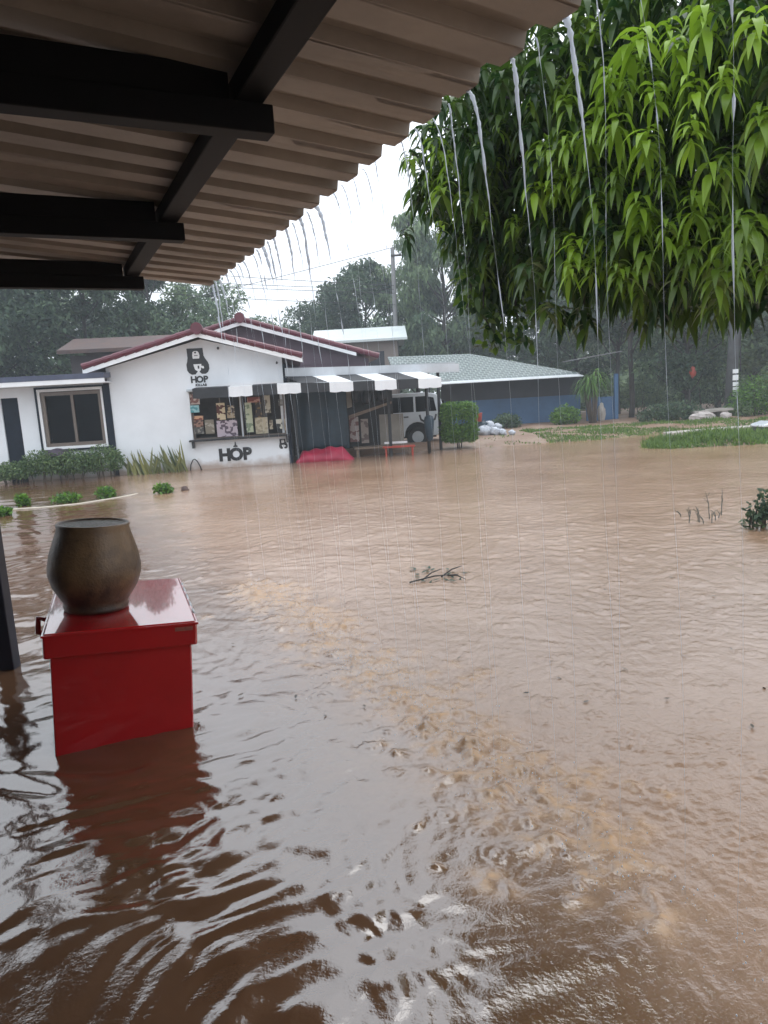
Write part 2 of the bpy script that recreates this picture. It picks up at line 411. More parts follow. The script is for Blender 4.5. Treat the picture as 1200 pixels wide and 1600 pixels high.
EAVE_N, EAVE_T0, EAVE_T1, EAVE_Z, SLOPE, PITCHW = 1.466, -2.5, 6.27, 2.72, .085, .25
STREAM_T = [EAVE_T1 - .06 - .25 * k for k in range(27)] + [EAVE_T1 - .185 - .25 * k for k in range(20) if k % 3 != 1]
def stream_hit(k):
    r = random.Random(100 + k); v = r.uniform(.12, .34)
    return v, EAVE_N + .02 + v * math.sqrt(2 * EAVE_Z / 9.81)
def build_water():
    ang = np.concatenate([np.linspace(-180, -52, 20)[:-1], np.linspace(-52, 46, 620), np.linspace(46, 180, 20)[1:]])
    dist = np.concatenate([[0.02, .5], np.geomspace(1.0, 34.0, 760), [45, 70]])
    A, D = np.meshgrid(np.radians(ang), dist)
    X = D * np.sin(A); Y = D * np.cos(A)
    n = X * EN.x + Y * EN.y; t = X * ET.x + Y * ET.y
    r = np.random.default_rng(11)
    # slow warp so that crests are not straight
    wx = X + .13 * vnoise(X, Y, 1.5, 21) + .06 * vnoise(X, Y, 5, 22); wy = Y + .13 * vnoise(X, Y, 1.5, 23) + .06 * vnoise(X, Y, 5, 24)
    def waves(lmin, lmax, cnt, adir, spread, seed):
        q = np.random.default_rng(seed); z = 0
        for i in range(cnt):
            lam = lmin * (lmax / lmin) ** q.uniform(); a = adir + q.normal() * spread; k = 2 * np.pi / lam
            ph = (wx * np.cos(a) + wy * np.sin(a)) * k + q.uniform(0, 6.28)
            z = z + lam * (np.sin(ph) + .35 * np.sin(2 * ph + 1.0))
        return z / np.sqrt(cnt)
    fade = lambda lam: np.clip(lam / (D * .0045 + .004) - .6, 0, 1)        # what the mesh can carry at this distance
    calm = 1 / (1 + np.exp((n - 1.05) / .22))                                # sheltered water under the roof
    pat = .5 + .5 * np.tanh(1.4 * vnoise(X, Y, 1.1, 31))
    big = waves(.45, .9, 9, 1.1, .8, 1); mid = waves(.12, .34, 20, .9, 1.25, 8); sml = waves(.06, .14, 16, .5, 1.6, 3)
    z = big * .0045 * (.5 + .5 * calm) + mid * (.0120 * calm + .0085 * (1 - calm)) * (.45 + .75 * pat) * fade(.25)
    z = z + sml * (.003 * calm + .0095 * (1 - calm)) * (.35 + .9 * (1 - pat)) * fade(.09)
    # churned strip where the roof water lands, wider in places
    line = np.exp(-((n - 1.62 - .12 * vnoise(X, Y, 1.7, 41)) / .26) ** 2) * np.clip((t - 1.3) / 1.2, 0, 1) * (t < 6.6)
    churn = line * np.clip(.25 + .9 * vnoise(X, Y, 3.2, 42), 0, 1.6)
    lump = np.clip(.35 + .38 * vnoise(X, Y, 13, 43) + .34 * vnoise(X, Y, 27, 44) + .2 * vnoise(X, Y, 48, 45), 0, 1.6)
    z = z + churn * (lump - .35) * .024 * fade(.10)
    foam = churn * np.clip(lump * 2.2 - .7, 0, 1.0)
    # splash crowns under each stream
    for k, st in enumerate(STREAM_T):
        v, hn = stream_hit(k)
        if st < 1.7: continue
        q = random.Random(k)
        for m in range(14):
            w = .16 if m else .03
            cn = hn + q.gauss(.02, w); ct = st + q.gauss(0, w); rad = q.uniform(.012, .045); h = q.uniform(.004, .017) * (1.7 if m == 0 else 1.0)
            rr = np.hypot(n - cn, t - ct); near = rr < rad * 5
            if not near.any(): continue
            an = np.arctan2(n[near] - cn, t[near] - ct); x = rr[near] / rad
            z[near] += h * np.exp(-(x * (1 + .25 * np.sin(an * 2 + m + k))) ** 2)
            foam[near] = np.maximum(foam[near], np.clip(np.exp(-(x / 2.0) ** 2) * (1.1 if m < 5 else .7) * (.65 + .35 * np.sin(an * 3 + m)), 0, 1))
    # rings and pocks of the falling rain
    for i in range(3200):
        dd = 2.3 + 13.7 * r.uniform() ** 1.1; aa = np.radians(r.uniform(-38, 40)); cx, cy = dd * np.sin(aa), dd * np.cos(aa)
        if cx * EN.x + cy * EN.y < 1.25: continue
        rad = r.uniform(.014, .045)
        i0, i1 = np.searchsorted(dist, dd - rad * 4.5), np.searchsorted(dist, dd + rad * 4.5)
        da = np.degrees(rad * 4.5 / dd); j0, j1 = np.searchsorted(ang, np.degrees(aa) - da), np.searchsorted(ang, np.degrees(aa) + da)
        if i1 <= i0 or j1 <= j0: continue
        x = np.hypot(X[i0:i1, j0:j1] - cx, Y[i0:i1, j0:j1] - cy) / rad
        z[i0:i1, j0:j1] += r.uniform(.002, .008) * min(1, dd / 5) * (1.3 * np.exp(-(x / .6) ** 2) + .45 * np.cos(x * 4.5) * np.exp(-((x - 1.5) / .9) ** 2))
    z = np.where(D > 33, 0, z)
    me = bpy.data.meshes.new('flood_water')
    nd, na = X.shape
    idx = np.arange(nd * na).reshape(nd, na)
    F = np.stack([idx[:-1, :-1], idx[1:, :-1], idx[1:, 1:], idx[:-1, 1:]], -1).reshape(-1, 4)
    me.vertices.add(nd * na); me.vertices.foreach_set('co', np.stack([X, Y, z], -1).reshape(-1))
    me.loops.add(len(F) * 4); me.loops.foreach_set('vertex_index', F.reshape(-1).astype(np.int32))
    me.polygons.add(len(F)); me.polygons.foreach_set('loop_start', np.arange(0, len(F) * 4, 4, dtype=np.int32))
    me.polygons.foreach_set('loop_total', np.full(len(F), 4, dtype=np.int32))
    at = me.attributes.new('foam', 'FLOAT', 'POINT'); at.data.foreach_set('value', foam.reshape(-1).astype(np.float32))
    me.update(); me.validate()
    bm = bmesh.new(); bm.from_mesh(me); bmesh.ops.recalc_face_normals(bm, faces=bm.faces); bm.to_mesh(me); bm.free()
    if me.polygons[len(me.polygons) // 2].normal.z < 0: me.flip_normals()
    mt = bpy.data.materials.new('muddy_flood_water'); mt.use_nodes = True
    nt = mt.node_tree; b = nt.nodes['Principled BSDF']; N = nt.nodes.new; L = nt.links.new
    geo = N('ShaderNodeNewGeometry')
    def noise(sc, det, ro=.6):
        x = N('ShaderNodeTexNoise'); x.inputs['Scale'].default_value = sc; x.inputs['Detail'].default_value = det; x.inputs['Roughness'].default_value = ro
        L(geo.outputs['Position'], x.inputs['Vector']); return x
    n1 = noise(.55, 5); n2 = noise(9, 6, .7); n3 = noise(34, 3, .6)
    # roof shade painted into the water colour: darker inside the roof line; rain beaten water outside paler, less mirror like
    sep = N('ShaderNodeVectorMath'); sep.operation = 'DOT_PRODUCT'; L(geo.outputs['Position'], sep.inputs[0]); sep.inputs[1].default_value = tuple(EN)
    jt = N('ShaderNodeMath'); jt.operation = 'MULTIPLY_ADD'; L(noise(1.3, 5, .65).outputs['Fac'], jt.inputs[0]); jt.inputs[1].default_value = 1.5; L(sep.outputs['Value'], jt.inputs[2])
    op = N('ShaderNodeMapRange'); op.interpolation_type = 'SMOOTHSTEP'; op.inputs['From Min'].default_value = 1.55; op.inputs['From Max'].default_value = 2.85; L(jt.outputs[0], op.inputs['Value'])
    def ramp2(a, b):
        ramp = N('ShaderNodeValToRGB'); e = ramp.color_ramp.elements
        e[0].position = .33; e[0].color = a + (1,); e[1].position = .68; e[1].color = b + (1,)
        L(n1.outputs['Fac'], ramp.inputs[0]); return ramp
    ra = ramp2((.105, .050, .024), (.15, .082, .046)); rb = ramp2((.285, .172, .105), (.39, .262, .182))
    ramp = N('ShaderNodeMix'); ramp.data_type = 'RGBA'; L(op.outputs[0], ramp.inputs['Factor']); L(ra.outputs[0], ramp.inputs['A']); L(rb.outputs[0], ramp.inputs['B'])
    fo = N('ShaderNodeAttribute'); fo.attribute_name = 'foam'
    fm = N('ShaderNodeMath'); fm.operation = 'MULTIPLY'; L(fo.outputs['Fac'], fm.inputs[0])
    fr = N('ShaderNodeMapRange'); fr.inputs['From Min'].default_value = .3; fr.inputs['From Max'].default_value = .62; L(n2.outputs['Fac'], fr.inputs['Value'])
    L(fr.outputs[0], fm.inputs[1])
    mx = N('ShaderNodeMix'); mx.data_type = 'RGBA'; L(fm.outputs[0], mx.inputs['Factor'])
    L(ramp.outputs['Result'], mx.inputs['A']); mx.inputs['B'].default_value = (.50, .29, .125, 1)
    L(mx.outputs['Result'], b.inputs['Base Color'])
    rq = N('ShaderNodeMath'); rq.operation = 'MULTIPLY_ADD'; rq.inputs[1].default_value = .14; L(op.outputs[0], rq.inputs[0]); L(fm.outputs[0], rq.inputs[2])
    rm = N('ShaderNodeMapRange'); rm.inputs['To Min'].default_value = .05; rm.inputs['To Max'].default_value = .6
    L(rq.outputs[0], rm.inputs['Value']); L(rm.outputs[0], b.inputs['Roughness'])
    im = N('ShaderNodeMapRange'); im.inputs['To Min'].default_value = 2.3; im.inputs['To Max'].default_value = 1.75; L(op.outputs[0], im.inputs['Value']); L(im.outputs[0], b.inputs['IOR'])
    b.inputs['Specular IOR Level'].default_value = .5
    # fine rain stipple everywhere outside the shelter
    ms = N('ShaderNodeMapRange'); ms.inputs['From Min'].default_value = .7; ms.inputs['From Max'].default_value = 1.7
    ms.inputs['To Min'].default_value = .10; ms.inputs['To Max'].default_value = .42; L(sep.outputs['Value'], ms.inputs['Value'])
    ad = N('ShaderNodeMath'); ad.operation = 'MULTIPLY_ADD'; L(n3.outputs['Fac'], ad.inputs[0]); ad.inputs[1].default_value = .5
    L(n2.outputs['Fac'], ad.inputs[2])
    bp = N('ShaderNodeBump'); bp.inputs['Distance'].default_value = .016; L(ms.outputs[0], bp.inputs['Strength'])
    L(ad.outputs[0], bp.inputs['Height']); L(bp.outputs[0], b.inputs['Normal'])
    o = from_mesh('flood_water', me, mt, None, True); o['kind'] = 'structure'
build_water()

# ------------------------------------------------------------------ the shelter overhead
def build_shelter():
    root = thing('shelter_roof', 'dark open shelter with corrugated sheet roof on black steel beams over the flooded yard', 'shelter', tuple(RM @ Vector((-1.2, 4.2, 0))))
    mt = mat('corrugated_sheet', (.27, .235, .195), .5, .3, 1.5, bump=.06, bscale=5, stretch=(1, 1, 1))
    prof = []                                   # along t: broad pan, narrow rib
    t = EAVE_T1
    while t > EAVE_T0:
        prof += [(t, 0), (t - .115, 0), (t - .045, 0), (t - .05, .006), (t - .065, .006), (t - .07, 0), (t - .125, 0), (t - .14, .042), (t - .23, .042)]; t -= PITCHW
    prof.append((t, 0))
    mb = MB(RM); vs = []; fs = []
    ns = [EAVE_N, .9, 0, -1.5, -3.6]
    for i, (tt, h) in enumerate(prof):
        for n in ns: vs.append((n, tt, EAVE_Z + h + SLOPE * (EAVE_N - n)))
    K = len(ns)
    for i in range(len(prof) - 1):
        for j in range(K - 1):
            fs.append((i * K + j, i * K + j + 1, (i + 1) * K + j + 1, (i + 1) * K + j))
    mb.add(vs, fs)
    o = obj('roof_sheet', mb, mt, root)
    md = o.modifiers.new('sheet', 'SOLIDIFY'); md.thickness = .004; md.offset = 1
    steel = mat('black_steel', (.003, .003, .0035), .6, .3, 6, spec=.15)
    for k, n in enumerate((.715, -1.1, -2.9)):
        zt = EAVE_Z + SLOPE * (EAVE_N - n) - .004
        p = MB(RM).box(n, n + .1, EAVE_T0, EAVE_T1 - .42, 2.70 if k == 0 else zt - .09, zt - .0 if k else 2.776)
        obj('purlin', p, steel, root, bevel=.006)
    for tt in (-1.4, .6, 2.46, 4.1, 5.75):
        obj('rafter', MB(RM).box(-3.5, .845, tt, tt + .085, 2.605, 2.698), steel, root, bevel=.005)
        obj('rafter_plate', MB(RM).box(-3.5, .70, tt + .015, tt + .07, 2.699, 2.80), steel, root)
    wm = mat('dark_shade_wall', (.04, .034, .03), .8, .2, 2)
    obj('unseen_shade_wall', MB(RM).box(-1.45, -1.3, -2.4, 5.2, -.3, 2.60).box(-1.3, 1.2, -2.4, -2.25, -.3, 2.60), wm, root)  # unseen walls added to darken the roof underside and the near water
    bp = mat('blue_black_post', (.010, .013, .03), .4, .3, 5)
    c = G(22, 1047)
    obj('post', MB().box(c.x - .13, c.x, c.y, c.y + .1, -.3, 2.61), bp, root, bevel=.008)
build_shelter()

# falling roof water
def water_mat():
    mt = bpy.data.materials.new('falling_water'); mt.use_nodes = True
    nt = mt.node_tree; N = nt.nodes.new; L = nt.links.new; b = nt.nodes['Principled BSDF']; out = nt.nodes['Material Output']
    b.inputs['Base Color'].default_value = (.82, .88, .95, 1); b.inputs['Roughness'].default_value = .12; b.inputs['IOR'].default_value = 1.33
    tl = N('ShaderNodeBsdfTranslucent'); tl.inputs['Color'].default_value = (.85, .9, .97, 1)
    tp = N('ShaderNodeBsdfTransparent')
    m1 = N('ShaderNodeMixShader'); m1.inputs[0].default_value = .5; L(b.outputs[0], m1.inputs[1]); L(tl.outputs[0], m1.inputs[2])
    m2 = N('ShaderNodeMixShader'); m2.inputs[0].default_value = .15; L(m1.outputs[0], m2.inputs[1]); L(tp.outputs[0], m2.inputs[2])
    L(m2.outputs[0], out.inputs['Surface']); return mt
M_fall = water_mat()
def build_streams():
    for k, tt in enumerate(STREAM_T):
        r = random.Random(500 + k)
        v, hn = stream_hit(k)
        strong = r.random() if k < 27 else r.random() * .55
        if tt < .9: continue
        R = (.0018 + .0060 * strong ** 2) * (1.0 if tt < 3.4 else 1.7)
        T = math.sqrt(2 * EAVE_Z / 9.81)
        mb = MB(RM); pts = []; rad = []; a = 0.0; nb = 0
        seg = r.uniform(.13, .36)
        while a < T:
            m = max(4, int(seg / .009))
            for i in range(m):
                f = i / m; q = a + seg * f
                if q > T: break
                wob = .003 * math.sin(q * 41 + k) + .003 * math.sin(q * 97 + 2 * k)
                pts.append((EAVE_N - .004 + v * q + wob * min(1, q * 4), tt + (.010 * math.sin(q * 17 + k) + wob) * min(1, q * 3), EAVE_Z + .004 - 4.905 * q * q))
                e = (min(1, (1 - f) / .35) if nb == 0 else math.sin(math.pi * min(1, max(0, f))) ** .8) * r.uniform(.55, 1.3)
                low = max(.05, 1.4 - 2.0 * q / T)
                rad.append(max(.0003, R * (e if nb % 2 == 0 else .05) * low))
            a += seg; nb += 1
            seg = (r.uniform(.015, .075) if nb % 2 == 0 else r.uniform(.01, .05) * (1 + 1.5 * a))
        mb.tube(pts, rad, 6)
        if tt > 4.4: lab, grp = 'thin roof water stream from the far corrugated edge, in front of the white cafe', 'streams in front of the cafe'
        elif tt > 3.0: lab, grp = 'faint roof water stream from the middle of the corrugated edge, against the pale sky', 'streams against the sky'
        else: lab, grp = None, 'streams in front of the mango leaves'
        o = obj('water_stream', mb, M_fall, None, smooth=True)
        tag(o, lab, 'water stream', grp)
        if lab is None: NEAR.append(o); o['_t'] = tt
NEAR = []
build_streams()
_ord = ['first', 'second', 'third', 'fourth', 'fifth', 'sixth', 'seventh', 'eighth', 'ninth', 'tenth', 'eleventh', 'twelfth', 'thirteenth', 'fourteenth', 'fifteenth', 'sixteenth', 'seventeenth', 'eighteenth']
NEAR.sort(key=lambda o: -o['_t'])
for i, o in enumerate(NEAR):
    del o['_t']
    o['label'] = 'white water stream over the mango leaves, %s from the sky gap rightwards' % _ord[min(i, 17)]

def build_splash():
    q = random.Random(21); mb = MB(RM)
    for k, st in enumerate(STREAM_T):
        if st < .5: continue
        v, hn = stream_hit(k)
        for _ in range(26):
            a = q.uniform(0, 6.28); d = abs(q.gauss(0, .16)); h = abs(q.gauss(0, .06)) * (1 - min(.8, d)) + .01; rr = q.uniform(.0012, .0038)
            c = (hn + d * math.cos(a), st + d * math.sin(a), h)
            mb.add([(c[0] + rr * x, c[1] + rr * y, c[2] + rr * zz * 1.5) for x, y, zz in ((1, 0, 0), (-1, 0, 0), (0, 1, 0), (0, -1, 0), (0, 0, 1), (0, 0, -1))], [(0, 2, 4), (2, 1, 4), (1, 3, 4), (3, 0, 4), (2, 0, 5), (1, 2, 5), (3, 1, 5), (0, 3, 5)])
    o = obj('splash_drops', mb, M_fall, None, True); tag(o, 'drops of muddy water thrown up along the line where the roof water lands', 'splash', kind='stuff')
    n = 170; qq = np.random.default_rng(31)
    d = 3.6 + 14 * qq.uniform(0, 1, n) ** 1.2; a = np.radians(qq.uniform(-32, 33, n)); x, y = d * np.sin(a), d * np.cos(a)
    me = leaf_mesh('floating_litter', np.stack([x, y, np.full(n, .012)], 1), qq.normal(size=(n, 3)) * [1, 1, .12], np.tile([0, 0, 1.0], (n, 1)) + qq.normal(size=(n, 3)) * .1, qq.uniform(.012, .055, n), qq.uniform(.006, .02, n), .0, qq.uniform(0, .6, n), 2, [.3, 1, .1])
    o = from_mesh('floating_litter', me, leaf_mat('wet_dead_leaf', (.16, .11, .05), (.035, .025, .015), .5, .1)); tag(o, 'scattered dead leaves and bits drifting on the flood', 'litter', kind='stuff')
build_splash()

# ------------------------------------------------------------------ the white cafe
def seg_wall(mb, s0, s1, z0, z1, d0, d1, holes):
    """wall slab between s0..s1, z0..z1 with rectangular holes (h0, h1, y0, y1), as butted pieces"""
    xs = sorted({s0, s1, *[h[0] for h in holes], *[h[1] for h in holes]})
    for a, b in zip(xs[:-1], xs[1:]):
        cuts = sorted([(h[2], h[3]) for h in holes if h[0] <= a + 1e-6 and h[1] >= b - 1e-6])
        z = z0
        for c0, c1 in cuts:
            if c0 > z: mb.box(a, b, d0, d1, z, c0)
            z = c1
        if z < z1: mb.box(a, b, d0, d1, z, z1)
def build_cafe():
    root = thing('cafe_house', 'white single storey cafe with maroon tiled gable roof and serving hatch standing in brown floodwater', 'house', tuple(HM @ Vector((-3.5, 1, 0))))
    T = .14
    mb = MB(HM)
    seg_wall(mb, -4.66, 0, -.35, 2.80, 0, T, [(-2.57, -.02, .80, 2.12)])
    mb.prism([(-4.66, 2.80), (0, 2.80), (0, 2.92), (-2.13, 3.50), (-4.66, 2.86)], 0, T)
    mb.box(-T, 0, T, 6, -.35, 2.85)
    mb.box(-4.66, -4.52, T, 6, -.35, 2.85)
    mb.box(-4.52, -T, 5.86, 6, -.35, 2.85)
    obj('wall', mb, M_white, root)
    # left wing
    mb = MB(HM)
    seg_wall(mb, -10.5, -4.76, -.35, 2.47, .04, .04 + T, [(-6.49, -4.79, .80, 2.40), (-7.42, -6.99, -.35, 2.22)])
    mb.box(-10.5, -10.36, .18, 5, -.35, 2.47)
    obj('wing_wall', mb, M_white, root)
    obj('wing_roof', MB(HM).prism([(-.75, 2.585), (-.75, 2.72), (5.2, 2.95), (5.2, 2.82)], -10.9, -4.55, 'x'), M_navyfascia, root)
    fb = MB(HM).box(-10.9, -4.55, -.74, -.70, 2.47, 2.585).box(-10.9, -4.55, -.70, .04, 2.475, 2.50)
    obj('soffit_board', fb, M_whitetrim, root)
    obj('corner_post', MB(HM).box(-4.76, -4.62, -.035, .16, -.35, 2.475), M_darkblue, root)
    # window
    w = obj('window', MB(HM).box(-6.49, -4.79, .12, .16, .80, 2.40), M_glass, root)
    fr = MB(HM)
    def frame(mb, a, b, c, d, w_, d0, d1):
        mb.box(a, b, d0, d1, d - w_, d).box(a, b, d0, d1, c, c + w_).box(a, a + w_, d0, d1, c + w_, d - w_).box(b - w_, b, d0, d1, c + w_, d - w_)
    frame(fr, -6.40, -4.86, .87, 2.31, .09, .03, .118); fr.box(-5.66, -5.59, .05, .117, .96, 2.22)
    obj('frame', fr, M_alu, w)
    f2 = MB(HM); frame(f2, -6.485, -4.80, .80, 2.395, .07, .0, .119); obj('casing', f2, M_whitetrim, w)
    f3 = MB(HM); frame(f3, -6.535, -4.765, .755, 2.445, .045, -.02, .036); obj('dark_trim', f3, M_darkblue, w)
    obj('door', MB(HM).box(-7.42, -6.99, .10, .15, -.35, 2.22), M_darkblue, root)
    # gable roof
    ap, le, ri = (-2.13, 3.62), (-5.1, 2.82), (.55, 2.84)
    def slope_mb(y0, y1, up0, up1, ends=(le, ap, ri)):
        l, a, r = ends
        return MB(HM).prism([(l[0], l[1] + up0), (a[0], a[1] + up0), (r[0], r[1] + up0), (r[0], r[1] + up1), (a[0], a[1] + up1), (l[0], l[1] + up1)], y0, y1)
    roof = obj('roof', slope_mb(-.55, 6.3, 0, .045), M_maroon, root)
    obj('barge_board', slope_mb(-.58, -.555, -.115, .03), M_whitetrim, roof)
    obj('soffit', slope_mb(-.55, .14, -.03, -.005), M_whitetrim, roof)
    def caps(ends, y, r, steps):
        mb = MB(HM)
        for (p, q) in ((ends[0], ends[1]), (ends[2], ends[1])):
            for i in range(steps):
                a = i / steps; b = (i + 1.08) / steps
                A = Vector((p[0] + (q[0] - p[0]) * a, y, p[1] + (q[1] - p[1]) * a + .07)); B = Vector((p[0] + (q[0] - p[0]) * min(b, 1), y, p[1] + (q[1] - p[1]) * min(b, 1) + .07))
                mb.tube([A, B], [r * 1.12, r * .95], 10)
        return mb
    obj('edge_tile', caps((le, ap, ri), -.545, .082, 11), M_maroon, roof, smooth=False)
    obj('ridge_end', MB(HM).tube([(ap[0], -.68, ap[1] + .10), (ap[0], -.3, ap[1] + .10)], .155, 14), M_maroon, roof)
    obj('ridge_tile', MB(HM).tube([(ap[0], -.3, ap[1] + .08), (ap[0], 6.3, ap[1] + .08)], .12, 10), M_maroon, roof)
    # taller rear gable
    D = 3.9
    ap2, le2, ri2 = (-1.25, 4.36), (-4.6, 3.42), (3.2, 2.98)
    rear = obj('rear_roof', MB(HM).prism([le2, ap2, ri2, (ri2[0], ri2[1] + .05), (ap2[0], ap2[1] + .05), (le2[0], le2[1] + .05)], D, D + 6), M_maroon, root)
    obj('rear_gable_wall', MB(HM).prism([(-3.7, 2.9), (2.9, 2.9), (2.9, 3.0), (-1.25, 4.25), (-3.7, 3.6)], D + .4, D + .52), M_purplewall, root)
    obj('rear_wall', MB(HM).box(-3.7, 2.9, D + .42, D + 5.8, -.3, 2.9), M_purplewall, root)
    mb = MB(HM).prism([(le2[0], le2[1] - .13), (ap2[0], ap2[1] - .13), (2.45, 3.08), (2.45, 3.19), (ap2[0], ap2[1] - .01), (le2[0], le2[1] - .01)], D - .06, D - .02)
    obj('barge_board', mb, M_whitetrim, rear)
    obj('edge_tile', caps((le2, ap2, ri2), D - .02, .09, 15), M_maroon, rear)
    obj('ridge_end', MB(HM).tube([(ap2[0], D - .15, ap2[1] + .1), (ap2[0], D + .3, ap2[1] + .1)], .17, 14), M_maroon, rear)
    # serving hatch
    hatch = obj('hatch', MB(HM).box(-2.55, -.04, .50, .54, .82, 2.10), mat('dark_interior', (.035, .03, .028), .8, .4, 3), root)
    f = MB(HM); frame(f, -2.56, -.03, .81, 2.11, .045, .09, .13)
    f.box(-1.26, -1.19, .08, .135, .855, 2.065).box(-1.80, -1.77, .095, .125, .855, 2.065).box(-.62, -.60, .095, .125, .855, 2.065)
    obj('hatch_frame', f, M_alu, hatch)
    obj('mullion', MB(HM).box(-1.245, -1.205, .062, .079, .83, 2.09), M_greyboard, hatch)
    obj('counter', MB(HM).box(-2.66, .06, -.26, .0, .775, .825), M_black, root, bevel=.006)
    obj('counter_bracket', MB(HM).box(-2.60, -2.54, -.2, 0, .60, .774), M_black, root)
    obj('counter_bracket', MB(HM).box(-.05, .01, -.2, 0, .60, .774), M_black, root)
    obj('side_trim', MB(HM).box(.0, .10, -.02, .16, -.35, 2.75), M_darkblue, root)
    obj('rolled_blind', MB(HM).box(-2.62, -1.6, -.10, -.01, 2.125, 2.19), M_steel, root, bevel=.01)
    # lettering and emblems
    up = Matrix(((HA.x, 0, -HB.x, 0), (HA.y, 0, -HB.y, 0), (0, 1, 0, 0), (0, 0, 0, 1)))      # text x -> along wall, y -> up
    def at(s, z, d=-.008): return Matrix.Translation(HM @ Vector((s, d, z))) @ up
    for ch, s in (('H', -1.765), ('O', -1.455), ('P', -1.155)):
        obj('letter', text_mb(ch, .45, at(s, .205), .014, .024), M_black, root)
    obj('letter_crown', MB(HM).prism([(-1.52, .555), (-1.39, .555), (-1.41, .60), (-1.43, .60), (-1.445, .70), (-1.465, .70), (-1.48, .60), (-1.50, .60)], -.015, 0), M_black, root)
    for ch, s in (('H', -2.40), ('O', -2.24), ('P', -2.085)):
        obj('letter', text_mb(ch, .235, at(s, 2.365), .014, .010), M_black, root)
    obj('small_lettering', text_mb('KILLAB', .085, at(-2.22, 2.265), .012, .004, 1.15), M_black, root)
    def bear(cx, cz, k):
        q = lambda pts: [(cx + (x - 500) * k, cz - (y - 600) * k) for x, y in pts]
        outl = [(190, 190), (695, 190), (703, 430), (745, 520), (815, 630), (848, 720), (848, 850), (800, 950), (720, 1005), (600, 1000), (540, 940), (455, 940), (400, 1010), (290, 1015), (200, 960), (150, 880), (142, 700), (175, 600), (195, 480)]
        e = obj('emblem', MB(HM).prism(q(outl), -.012, 0), M_black, root)
        obj('muzzle', MB(HM).prism(q([(365, 310), (420, 275), (520, 280), (560, 330), (580, 420), (560, 515), (360, 515), (350, 420)]), -.0155, -.0125), M_whitetrim, e)
        obj('nose', MB(HM).prism(q([(415, 300), (485, 300), (475, 345), (450, 358), (425, 345)]), -.018, -.016).prism(q([(410, 410), (520, 410), (520, 432), (410, 432)]), -.018, -.016), M_black, e)
        obj('paw_bottle', MB(HM).prism(q([(360, 690), (615, 690), (600, 740), (680, 760), (685, 830), (640, 835), (590, 800), (580, 880), (535, 925), (545, 1010), (500, 1040), (465, 1010), (475, 920), (400, 860), (370, 760)]), -.0155, -.0125), M_whitetrim, e)
        obj('bottle_mark', MB(HM).prism(q([(485, 740), (540, 740), (535, 835), (490, 835)]), -.018, -.016), M_black, e)
    bear(-2.255, 2.925, 1 / 1190)
    bear(-.14, .56, 1 / 3000)
    obj('wall_lamp', MB(HM).blob((-1.68, -.06, 3.24), .035), M_black, root)
    obj('wall_lamp', MB(HM).blob((-.14, -.06, 2.78), .035), M_black, root)
    obj('hose_loop', MB(HM).tube([(-2.73, -.03, -.05), (-2.70, -.05, .15), (-2.63, -.06, .28), (-2.58, -.06, .30), (-2.52, -.05, .24), (-2.46, -.04, .10), (-2.42, -.03, -.05)], .014, 8), M_black, root, smooth=True)
build_cafe()

def print_mat(name, paper, ink, seed, sx=9.0, sz=14.0, amount=.5):
    """printed sheet: blocks of ink on paper"""
    mt = bpy.data.materials.new(name); mt.use_nodes = True
    nt = mt.node_tree; b = nt.nodes['Principled BSDF']; N = nt.nodes.new; L = nt.links.new
    geo = N('ShaderNodeNewGeometry'); mp = N('ShaderNodeMapping')
    mp.inputs['Scale'].default_value = (sx, sx * .2, sz); mp.inputs['Location'].default_value = (seed * 1.7, 0, seed * .9)
    L(geo.outputs['Position'], mp.inputs['Vector'])
    v = N('ShaderNodeTexVoronoi'); v.distance = 'CHEBYCHEV'; v.inputs['Scale'].default_value = 1.0; L(mp.outputs[0], v.inputs['Vector'])
    cr = N('ShaderNodeValToRGB'); cr.color_ramp.interpolation = 'CONSTANT'
    e = cr.color_ramp.elements; e[0].color = hexc(ink); e[1].position = amount; e[1].color = hexc(paper)
    sp = N('ShaderNodeSeparateColor'); L(v.outputs['Color'], sp.inputs[0]); L(sp.outputs[0], cr.inputs[0])
    L(cr.outputs[0], b.inputs['Base Color']); b.inputs['Roughness'].default_value = .55
    return mt
